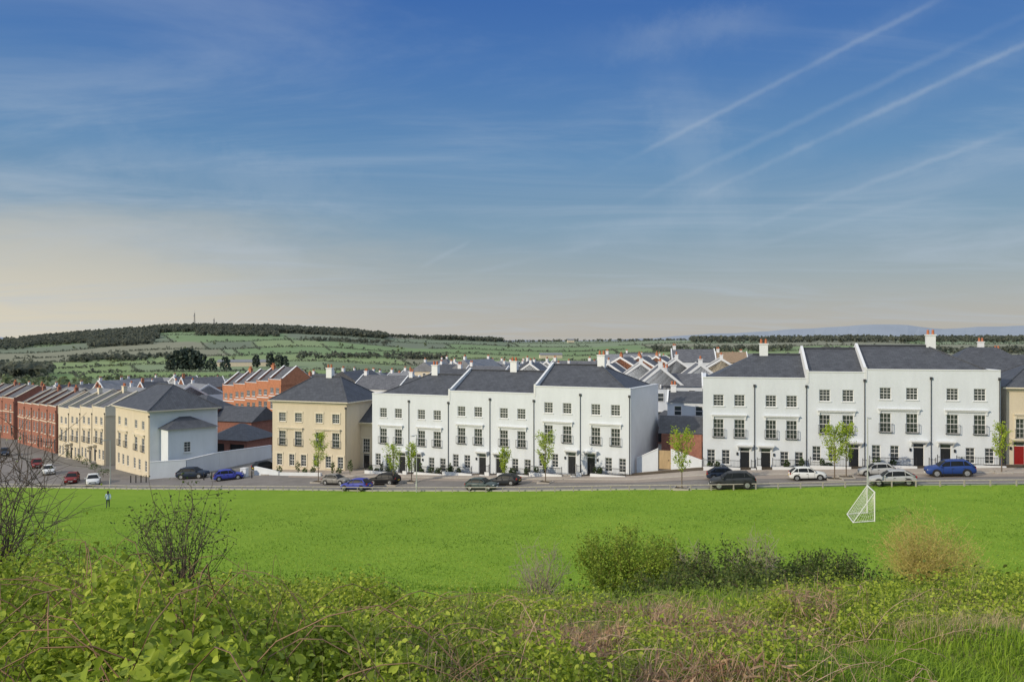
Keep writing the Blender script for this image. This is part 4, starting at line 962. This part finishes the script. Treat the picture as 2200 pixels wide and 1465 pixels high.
shrub('budding_bush','loose olive-gold twiggy bush of fine upright twigs at right',1992,31,2.9,3.9,L_OLIVE,TANTWIG,6500,.058,230,seed=9,upright=.12,tw=8,r0=.012,up=.6,flat=.85,rag=.55)
shrub('bramble_bush','dark bush on the slope right of the tan budding bush',2130,26,1.1,2.6,L_BUSH,BARK,3000,.08,40,seed=10)
shrub('bramble_bush','dark green bush tucked low before the bare shrubs, centre right',1440,24,.8,3.0,L_DARK,BARK,3600,.08,50,seed=11,rag=.4)
shrub('bramble_bush','low dark bush at the foot of the tall bare shrub',1640,23,.75,3.2,L_DARK,BARK,3800,.08,50,seed=12,rag=.4)
shrub('thorn_shrub','large bare thorn shrub with fine dark branches at the left edge',-45,10,2.35,2.1,L_BUSH,DTWIG,60,.04,44,seed=13,upright=.3,tw=12,r0=.011)
shrub('bare_shrub','fine bare twigs sticking up beside the left thorn shrub',190,9.5,1.4,1.2,L_BUSH,DTWIG,60,.04,12,seed=14,upright=.4,tw=6,r0=.008)

# ------------------------------------------------------------------ foreground thicket and grass (uncountable)
def samp(n,p0,p1,d0,d1):
    p=rng.uniform(p0,p1,n); d=np.exp(rng.uniform(math.log(d0),math.log(d1),n)); return p,d,(p-CX)/F*d
def pn(x,y,s=1.): return np.sin(2.1*s*x+1.3*s*y)+np.sin(3.7*s*x-2.2*s*y+1)*.8+np.sin(7.3*s*x+5.1*s*y)*.5+np.sin(1.1*s*x-3.1*s*y+.4)*.7
def bhv(p,d,x):
    h=np.interp(p,[-300,300,650,1000,1400,1800,2400],[.92,.84,.60,.44,.34,.32,.42])
    n=.56+.20*pn(x,d)
    return h*np.clip(n,.12,1.25)*np.clip((d-1.2)/1.6,.25,1)
parts=[]
def clumps(nc,per,p0,p1,d0,d1,rad,ls,mi,zbias=1.0,up=.7,gap=None):
    p,d,x=samp(nc,p0,p1,d0,d1)
    if gap is not None:
        k=pn(x+3,d,1.4)>gap; p,d,x=p[k],d[k],x[k]; nc=len(p)
    h=bhv(p,d,x)*zbias
    n=nc*per; i=np.repeat(np.arange(nc),per); off=rng.normal(size=(n,3))*rad
    cx=x[i]+off[:,0]; cy=d[i]+off[:,1]; u=1-.6*rng.uniform(0,1,n)**1.5
    cz=Hv(cx,cy)+h[i]*u+off[:,2]*.6; cz=np.maximum(cz,Hv(cx,cy)+.02)
    parts.append(leaf_np(np.stack([cx,cy,cz],1),rng.uniform(.55,1.45,n)*ls,up,mi))
clumps(2500,36,-150,900,3.6,10.5,.11,.043,0,1.08,.9,-1.1)
clumps(850,28,-150,700,2.1,4.2,.10,.053,0,1.08,.9,-1.1)
clumps(2300,30,700,1750,3.6,13,.11,.040,0,1.05,.9,-.6)
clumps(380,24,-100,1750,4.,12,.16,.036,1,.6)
clumps(900,28,1650,2350,9.5,16,.15,.045,0,1.0,.9,-.8)
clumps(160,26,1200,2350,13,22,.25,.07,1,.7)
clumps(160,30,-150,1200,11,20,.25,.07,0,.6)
n=420; p,d,x=samp(n,-80,700,1.5,2.6); parts.append(leaf_np(np.stack([x,d,Hv(x,d)+rng.uniform(.5,1.02,n)*np.interp(p,[0,700],[.95,.5])],1),rng.uniform(.045,.08,n),.8,0))
K=9; s=np.linspace(0,1,K)
def canes(nc,p0,p1,d0,d1,l0,l1,h0,h1,r0,r1,mi):
    p,d,x=samp(nc,p0,p1,d0,d1); h=bhv(p,d,x)+.05; a=rng.uniform(0,6.28,nc); ln=rng.uniform(l0,l1,nc)
    P=np.zeros((nc,K,3)); P[...,0]=x[:,None]+np.cos(a)[:,None]*ln[:,None]*s; P[...,1]=d[:,None]+np.sin(a)[:,None]*ln[:,None]*s*.6
    P[...,2]=Hv(x,d)[:,None]+h[:,None]*rng.uniform(h0,h1,nc)[:,None]*np.sin(np.pi*np.clip(s*.8+.05,0,1))[None]
    P[...,1]=np.maximum(P[...,1],1.6); P+=rng.normal(size=P.shape)*.012
    parts.append(tube_np(P,np.linspace(r0,r1,K)[None],mi))
canes(420,-200,1750,2.6,12,.4,1.6,.95,1.4,.0045,.002,2)
canes(50,-150,900,3.2,7,.9,2.0,1.2,1.6,.006,.0025,2)
canes(170,900,2000,4.5,12,.5,1.4,.9,1.5,.005,.002,3)
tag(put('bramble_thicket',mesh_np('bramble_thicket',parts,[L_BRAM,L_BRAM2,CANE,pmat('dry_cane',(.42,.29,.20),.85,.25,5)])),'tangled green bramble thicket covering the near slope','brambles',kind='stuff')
def blades(n,p0,p1,d0,d1,l0,l1,w,lean,mask=None,mi=0):
    p,d,x=samp(n,p0,p1,d0,d1)
    if mask is not None:
        k=mask(p,d,x); p,d,x=p[k],d[k],x[k]
    base=np.stack([x,d,Hv(x,d)-.02],1); n=len(p)
    return blade_np(base,rng.uniform(l0,l1,n),w,lean,mi)
gp_=[blades(56000,1350,2350,3.6,14,.08,.22,.011,.7),
     blades(22000,-200,2350,10,36,.08,.22,.025,.7), blades(14000,100,1500,3.,10,.08,.25,.008,.6)]
tag(put('grass',mesh_np('grass',gp_,[L_GRASS])),'rough green grass on the near slope at right','grass',kind='stuff')
st_=[blades(4600,1700,2350,8.4,13,.16,.38,.008,.8,lambda p,d,x:(np.sin(1.9*x+1.1*d+.5)+np.sin(.9*d-1.3*x)>.6)),
     blades(1700,-100,1900,3.5,13,.3,.8,.0045,.3), blades(4600,100,1700,2.8,9,.2,.5,.005,1.0,lambda p,d,x:pn(x+3,d,1.4)<.1)]
tag(put('dead_grass',mesh_np('dead_grass',st_,[L_STRAW])),'dry straw-coloured grass stalks among the brambles','dead grass',kind='stuff')
p,d,x=samp(8200,1100,1800,5.8,12.5); k=(np.sin(2.3*x+.9*d)+np.sin(1.7*d-1.1*x+1)>.45-.9*np.clip(1-np.abs(p-1540)/280,0,1)); p,d,x=p[k],d[k],x[k]
c=np.stack([x,d,Hv(x,d)+rng.uniform(.08,.36,len(x))],1)
tag(put('dead_bracken',mesh_np('dead_bracken',[leaf_np(c[::2],rng.uniform(.06,.15,len(c[::2])),.7,0,.3),blade_np(c-np.array([0,0,.12]),rng.uniform(.2,.42,len(x)),.0075,1.3,0)],[L_BRACK])),'collapsed reddish-brown dead bracken on the near slope','bracken',kind='stuff')
p,d,x=samp(95000,-150,2350,33,80); k=d<np.interp(p,TP,DF)-.5; p,d,x=p[k],d[k],x[k]
q=np.sin(.21*x+.33*d)+np.sin(.5*x-.27*d+1)*.8+np.sin(1.3*x+.9*d+2)*.7+np.sin(.11*x-.6*d)*.9+np.sin(2.7*x-1.9*d)*.5+rng.normal(size=len(x))*.8
fp_=[]
for mi_,mk,l0,l1 in ((0,(q<=.8)&(q>=-1.1),.05,.12),(1,q>.8,.05,.11),(2,q<-1.1,.06,.15)):
    fp_.append(blade_np(np.stack([x[mk],d[mk],Hv(x[mk],d[mk])-.01],1),rng.uniform(l0,l1,mk.sum()),.04,.7,mi_))
tag(put('field_grass',mesh_np('field_grass',fp_,[L_FIELD,L_FIELD2,L_FIELD3])),'bright green short grass of the playing field','grass',kind='stuff')

# ------------------------------------------------------------------ countryside trees and hedges
def farclump(P,size,n,mi,up=1.0):
    N_=len(P); i=np.repeat(np.arange(N_),n); o=unit(rng.normal(size=(N_*n,3)))*rng.uniform(.3,1,(N_*n,1))
    c=P[i]+o*size[i][:,None]*np.array([.45,.45,.42]); c[:,2]+=size[i]*.48
    return leaf_np(c,size[i]*rng.uniform(.28,.5,N_*n),up,mi,1.3)
hp=[]; hs=[]
for k,dd in enumerate(SB[1:-2]):
    for p in np.arange(-250,2450,max(1.8,2200/dd)):
        if math.sin(p/83+k*2.1)+math.sin(p/37+k)<-1.5: continue
        d0=dd
        for _ in range(3): d0=d0*dd/warp(p,d0)
        x=(p-CX)/F*d0; hp.append((x,d0+random.uniform(-4,4),H(x,d0)-.3)); hs.append(random.uniform(2.2,4.4) if random.random()<.93 else random.uniform(5,8))
for k in range(len(SB)-2):
    for p0 in SB_X[k]:
        if not -250<p0<2450: continue
        a,b=SB[k-1] if k else 420,SB[k]
        for t in np.arange(a,b,4.):
            p=p0-.12*(t-1000)
            x=(p-CX)/F*t+random.uniform(-2,2); hp.append((x,t,H(x,t)-.3)); hs.append(random.uniform(2.,3.8))
tag(put('hedgerows',mesh_np('hedgerows',[farclump(np.array(hp),np.array(hs),7,0)],[L_FAR])),'hedgerows dividing the far green fields','hedgerow',kind='stuff')
wp=[];ws=[]
def wood(p0,p1,d0,d1,n,s0,s1):
    for _ in range(n):
        p=random.uniform(p0,p1); d=random.uniform(d0,d1)
        x=(p-CX)/F*d; wp.append((x,d,H(x,d)-.5)); ws.append(random.uniform(s0,s1))
wood(60,340,1500,1830,1500,8,13); wood(330,830,1640,1830,1500,9,15); wood(830,1080,1760,1830,200,6,11); wood(1080,1480,1770,1830,140,4,8); wood(1480,2350,1600,1830,1000,8,14)
wood(-250,60,1450,1800,420,9,14); wood(190,330,1380,1500,260,7,12); wood(420,600,1540,1640,200,7,12); wood(640,840,1460,1510,100,5,9)
wood(-200,110,700,950,220,9,15); wood(1400,1700,1280,1380,150,6,11); wood(1750,2300,1200,1300,200,7,12); wood(930,1080,1700,1800,140,9,13); wood(150,420,1050,1130,150,6,11); wood(640,960,1080,1150,120,6,10)
tag(put('hill_woods',mesh_np('hill_woods',[farclump(np.array(wp),np.array(ws),16,0)],[L_FAR])),'bare spring woods along the far hill ridge','woods',kind='stuff')
wp=[];ws=[]
wood(150,1000,900,1500,25,5,8); wood(1000,2300,900,1500,40,5,8); wood(0,700,430,640,90,6,9); wood(900,2300,380,620,150,6,9)
tag(put('valley_trees',mesh_np('valley_trees',[farclump(np.array(wp),np.array(ws),16,0)],[L_FARG])),'scattered green trees in the valley beyond the houses','trees',kind='stuff')
def conifer(label,px,d,h,w,group):
    x=(px-CX)/F*d; z=H(x,d); root=thing('conifer_tree',label,'tree',(x,d,z),0,group)
    MB().cyl((0,0,-1),(0,0,h*.9),h*.02,h*.008,8).build('trunk',BARK,root)
    n=150; t=rng.uniform(0.12,1,n); a=rng.uniform(0,6.28,n); rr=w/2*np.sqrt(np.clip(1-(t-.35)**2/.5,.05,1))*rng.uniform(.45,1,n)
    c=np.stack([np.cos(a)*rr,np.sin(a)*rr,t*h],1)
    put('crown',mesh_np('crown',[leaf_np(c,rng.uniform(.14,.24,n)*h,.4,0,1.2)],[L_PINE]),root)
for px,h,w in ((366,17,13),(380,22,14),(394,23,15),(408,24,15),(421,22,13),(434,18,12),(455,14,11),(484,15,12)): conifer('dark conifer in the clump of pines in the valley at left',px,870,h,w,'pines of the left valley clump')
for px,h,w in ((550,15,9),(580,17,10),(600,15,12),(613,13,9)): conifer('dark tree in the small row right of the valley pines',px,930,h,w,'small tree row in the valley')
def mast(label,px,y0,y1,d=1790):
    x=(px-CX)/F*d; z=H(x,d); h=EYE-(y0-CY)/F*d-z; root=thing('radio_mast',label,'mast',(x,d,z)); m=MB()
    for sx in (-1,1):
        for sy in (-1,1): m.cyl((sx*1.6,sy*1.6,-1),(sx*.5,sy*.5,h*.85),.28,.22,5)
    for k in range(8):
        t=k/8; w=1.6-1.1*t; zz_=h*.85*t; m.cyl((-w,-w,zz_),(w,-w,zz_+h*.1),.15,.15,4); m.cyl((w,w,zz_),(-w,w,zz_+h*.1),.15,.15,4)
    m.build('lattice_tower',pmat('mast_steel',(.2,.19,.19),.7),root); MB().cyl((0,0,h*.8),(0,0,h),.35,.2,6).build('antenna',METAL,root)
    MB().cyl((-1.2,-.9,h*.7),(-1.2,-1.6,h*.7),1.2,1.2,10).build('dish',METAL,root)
mast('tall thin radio mast on the far hill, the left one',418,667,695); mast('shorter radio mast on the far hill, the right one',460,681,698)
for lb,px,yr,d,W_,D_ in (('long pale farm barn in the valley fields right of centre',1183,757,1150,32,12),('farmhouse on the far ridge near the centre right',1226,721,1700,14,9),('pale long greenhouse roof in the valley beside the pines',525,783,960,60,18)):
    pt=at(px,yr,d); z=H(pt.x,pt.y)-.3; root=thing('barn',lb,'barn',(pt.x,pt.y,z),.1); hh=5.
    MB().box(-W_/2,W_/2,-D_/2,D_/2,-1,hh).build('wall',W_CREAM,root)
    r=MB(); r.poly([(-W_/2-.5,-D_/2-.5,hh+.01),(W_/2+.5,-D_/2-.5,hh+.01),(W_/2+.5,0,hh+3),(-W_/2-.5,0,hh+3)]); r.poly([(-W_/2-.5,D_/2+.5,hh+.01),(W_/2+.5,D_/2+.5,hh+.01),(W_/2+.5,0,hh+3),(-W_/2-.5,0,hh+3)])
    for s in (-1,1): r.poly([(s*W_/2,-D_/2,hh),(s*W_/2,D_/2,hh),(s*W_/2,0,hh+3)])
    r.build('roof',SLATE3,root)

# ------------------------------------------------------------------ light, sky, camera
SEL=24.; sv=Vector((-.84,-.54,0)).normalized(); sdir=Vector((sv.x*math.cos(R(SEL)),sv.y*math.cos(R(SEL)),math.sin(R(SEL))))
sl=bpy.data.lights.new('sun','SUN'); sl.energy=3.3; sl.angle=R(.6); sl.color=(1,.87,.66); so=bpy.data.objects.new('sun',sl); C.objects.link(so); so.rotation_euler=sdir.to_track_quat('Z','Y').to_euler(); so.location=(-60,-40,60)
w=bpy.data.worlds.new('World'); SC.world=w; w.use_nodes=True; nt=w.node_tree; N=nt.nodes; L=nt.links; N.clear()
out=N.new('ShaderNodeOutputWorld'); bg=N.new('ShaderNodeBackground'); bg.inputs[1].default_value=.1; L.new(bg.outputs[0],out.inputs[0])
sky=N.new('ShaderNodeTexSky'); sky.sky_type='NISHITA'; sky.sun_disc=False; sky.sun_elevation=R(SEL); sky.sun_rotation=math.atan2(sv.x,sv.y)%(2*math.pi); sky.altitude=50; sky.dust_density=1.2
tc=N.new('ShaderNodeTexCoord'); DIR=tc.outputs['Generated']; sp=N.new('ShaderNodeSeparateXYZ'); L.new(DIR,sp.inputs[0])
def mth(op,a,b=None,c=None):
    n=N.new('ShaderNodeMath'); n.operation=op
    for k,v in enumerate((a,b,c)):
        if v is None: continue
        if isinstance(v,(int,float)): n.inputs[k].default_value=v
        else: L.new(v,n.inputs[k])
    return n.outputs[0]
def mrange(v,a,b,c=0.,d=1.,smooth=True):
    n=N.new('ShaderNodeMapRange'); n.interpolation_type='SMOOTHSTEP' if smooth else 'LINEAR'; n.inputs['From Min'].default_value=a; n.inputs['From Max'].default_value=b; n.inputs['To Min'].default_value=c; n.inputs['To Max'].default_value=d; L.new(v,n.inputs['Value']); return n.outputs[0]
def mix(f,a,b,mode='MIX'):
    n=N.new('ShaderNodeMixRGB'); n.blend_type=mode
    for k,v in enumerate((f,a,b)):
        if isinstance(v,(int,float)): n.inputs[k].default_value=v
        elif isinstance(v,tuple): n.inputs[k].default_value=(*v,1)
        else: L.new(v,n.inputs[k])
    return n.outputs[0]
def srgb(r,g,b): return tuple(((c/255+.055)/1.055)**2.4 if c>10 else c/255/12.92 for c in (r,g,b))
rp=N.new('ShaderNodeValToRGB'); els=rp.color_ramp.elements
keys=[(0,srgb(184,179,170)),(.03,srgb(176,175,171)),(.08,srgb(154,167,174)),(.14,srgb(126,156,179)),(.22,srgb(96,140,182)),(.32,srgb(72,119,179)),(.40,srgb(57,104,173)),(.55,(.56,.66,.84)),(1,(1.08,1.15,1.26))]  # stops above the camera's view are brightened to add fill light
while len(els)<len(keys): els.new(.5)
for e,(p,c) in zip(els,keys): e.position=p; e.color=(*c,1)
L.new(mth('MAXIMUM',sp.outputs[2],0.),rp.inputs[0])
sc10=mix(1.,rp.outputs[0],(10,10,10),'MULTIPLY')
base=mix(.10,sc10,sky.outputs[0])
nz=N.new('ShaderNodeTexNoise'); nz.inputs['Scale'].default_value=2.4; nz.inputs['Detail'].default_value=9; nz.inputs['Roughness'].default_value=.6
mp=N.new('ShaderNodeMapping'); mp.inputs['Scale'].default_value=(1,1,5); mp.inputs['Rotation'].default_value=(0,-.2,0); L.new(DIR,mp.inputs[0]); L.new(mp.outputs[0],nz.inputs['Vector'])
lf=mrange(sp.outputs[0],.22,-.55)
zn=mth('ADD',sp.outputs[2],mth('MULTIPLY',mth('SUBTRACT',nz.outputs['Fac'],.5),.26))
zn=mth('ADD',zn,mth('MULTIPLY',sp.outputs[0],.10))
lowm=mrange(zn,.15,.02); haze=mth('MULTIPLY',lf,lowm)
base=mix(mth('MULTIPLY',haze,.64),base,tuple(10*c for c in srgb(198,196,187)))
lowl=mth('MULTIPLY',mrange(sp.outputs[0],-.12,-.58),mrange(sp.outputs[2],.15,.0))
base=mix(mth('MULTIPLY',lowl,.65),base,tuple(10*c for c in srgb(226,216,192)))
def pdir(px,py): return Vector(((px-CX)/F,1,-(py-CY)/F)).normalized()
n3=N.new('ShaderNodeTexNoise'); n3.inputs['Scale'].default_value=10; n3.inputs['Detail'].default_value=6; L.new(DIR,n3.inputs['Vector'])
n5=N.new('ShaderNodeTexNoise'); n5.inputs['Scale'].default_value=45; n5.inputs['Detail'].default_value=6; n5.inputs['Roughness'].default_value=.7; L.new(DIR,n5.inputs['Vector'])
tot=None
for (a,b,wd,inten,fade) in [((2200,-95),(1250,395),5.2,.17,.12),((2200,-95),(1300,365),22,.07,.1),((2500,-110),(1250,485),6.5,.12,.15),((2500,-45),(1430,455),5.6,.24,.16),((2500,-45),(1330,510),22,.10,.14),((2500,165),(1500,528),5.6,.18,.18),((2500,165),(1540,510),24,.07,.16),((2100,395),(1560,545),6,.10,.08),((1005,522),(905,574),4.5,.15,.01),((1405,60),(1600,640),60,.15,.12),((-60,262),(900,450),44,.17,.12),((-60,405),(420,445),8,.10,.05),((-60,450),(760,585),36,.18,.08),((1300,520),(1000,590),6,.12,.03),((1740,40),(1160,112),34,.17,.09),((1500,480),(1150,530),24,.16,.07),((2260,510),(2080,530),22,.15,.05)]:
    A=pdir(*a);B_=pdir(*b); n=A.cross(B_).normalized(); m_=(A+B_).normalized(); t=n.cross(m_).normalized(); ext=max(abs(A.dot(t)),abs(B_.dot(t)))
    def dot(v):
        q=N.new('ShaderNodeVectorMath'); q.operation='DOT_PRODUCT'; L.new(DIR,q.inputs[0]); q.inputs[1].default_value=tuple(v); return q.outputs['Value']
    dn=mth('ADD',dot(n),mth('MULTIPLY',mth('SUBTRACT',n5.outputs['Fac'],.5),wd/F*1.9))
    core=mrange(mth('ABSOLUTE',dn),wd/F*1.7,0.); al=mrange(mth('ABSOLUTE',dot(t)),ext+.01,ext-fade); fw_=mrange(dot(m_),0.,.1)
    v=mth('MULTIPLY',mth('MULTIPLY',core,al),mth('MULTIPLY',fw_,mth('MULTIPLY',mrange(n3.outputs['Fac'],.34,.6,.3,1.),inten)))
    tot=v if tot is None else mth('ADD',tot,v)
cmx=N.new('ShaderNodeCombineXYZ'); zz2=mth('ADD',mth('MAXIMUM',sp.outputs[2],0.),.09); L.new(mth('DIVIDE',sp.outputs[0],zz2),cmx.inputs[0]); L.new(mth('DIVIDE',sp.outputs[1],zz2),cmx.inputs[1])
mp2=N.new('ShaderNodeMapping'); mp2.inputs['Rotation'].default_value=(0,0,.7); mp2.inputs['Scale'].default_value=(.5,1.1,1); L.new(cmx.outputs[0],mp2.inputs[0])
n4=N.new('ShaderNodeTexNoise'); n4.inputs['Scale'].default_value=.8; n4.inputs['Detail'].default_value=11; n4.inputs['Roughness'].default_value=.62; n4.inputs['Distortion'].default_value=1.; L.new(mp2.outputs[0],n4.inputs['Vector'])
cir=mth('MULTIPLY',mrange(n4.outputs['Fac'],.42,.76),mrange(sp.outputs[2],.5,.1,.22,.40))
tot=mth('MINIMUM',mth('ADD',tot,cir),.8)
fin=mix(tot,base,tuple(10*c for c in srgb(180,194,209)))
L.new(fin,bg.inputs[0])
cam=bpy.data.cameras.new('camera'); cam.lens=28; cam.sensor_width=36; cam.clip_end=30000; cam.clip_start=.1
co=bpy.data.objects.new('camera',cam); C.objects.link(co); co.location=(0,0,EYE); co.rotation_euler=(R(90),0,0); SC.camera=co
SC.view_settings.view_transform='Standard'; SC.view_settings.look='None'; SC.view_settings.exposure=0
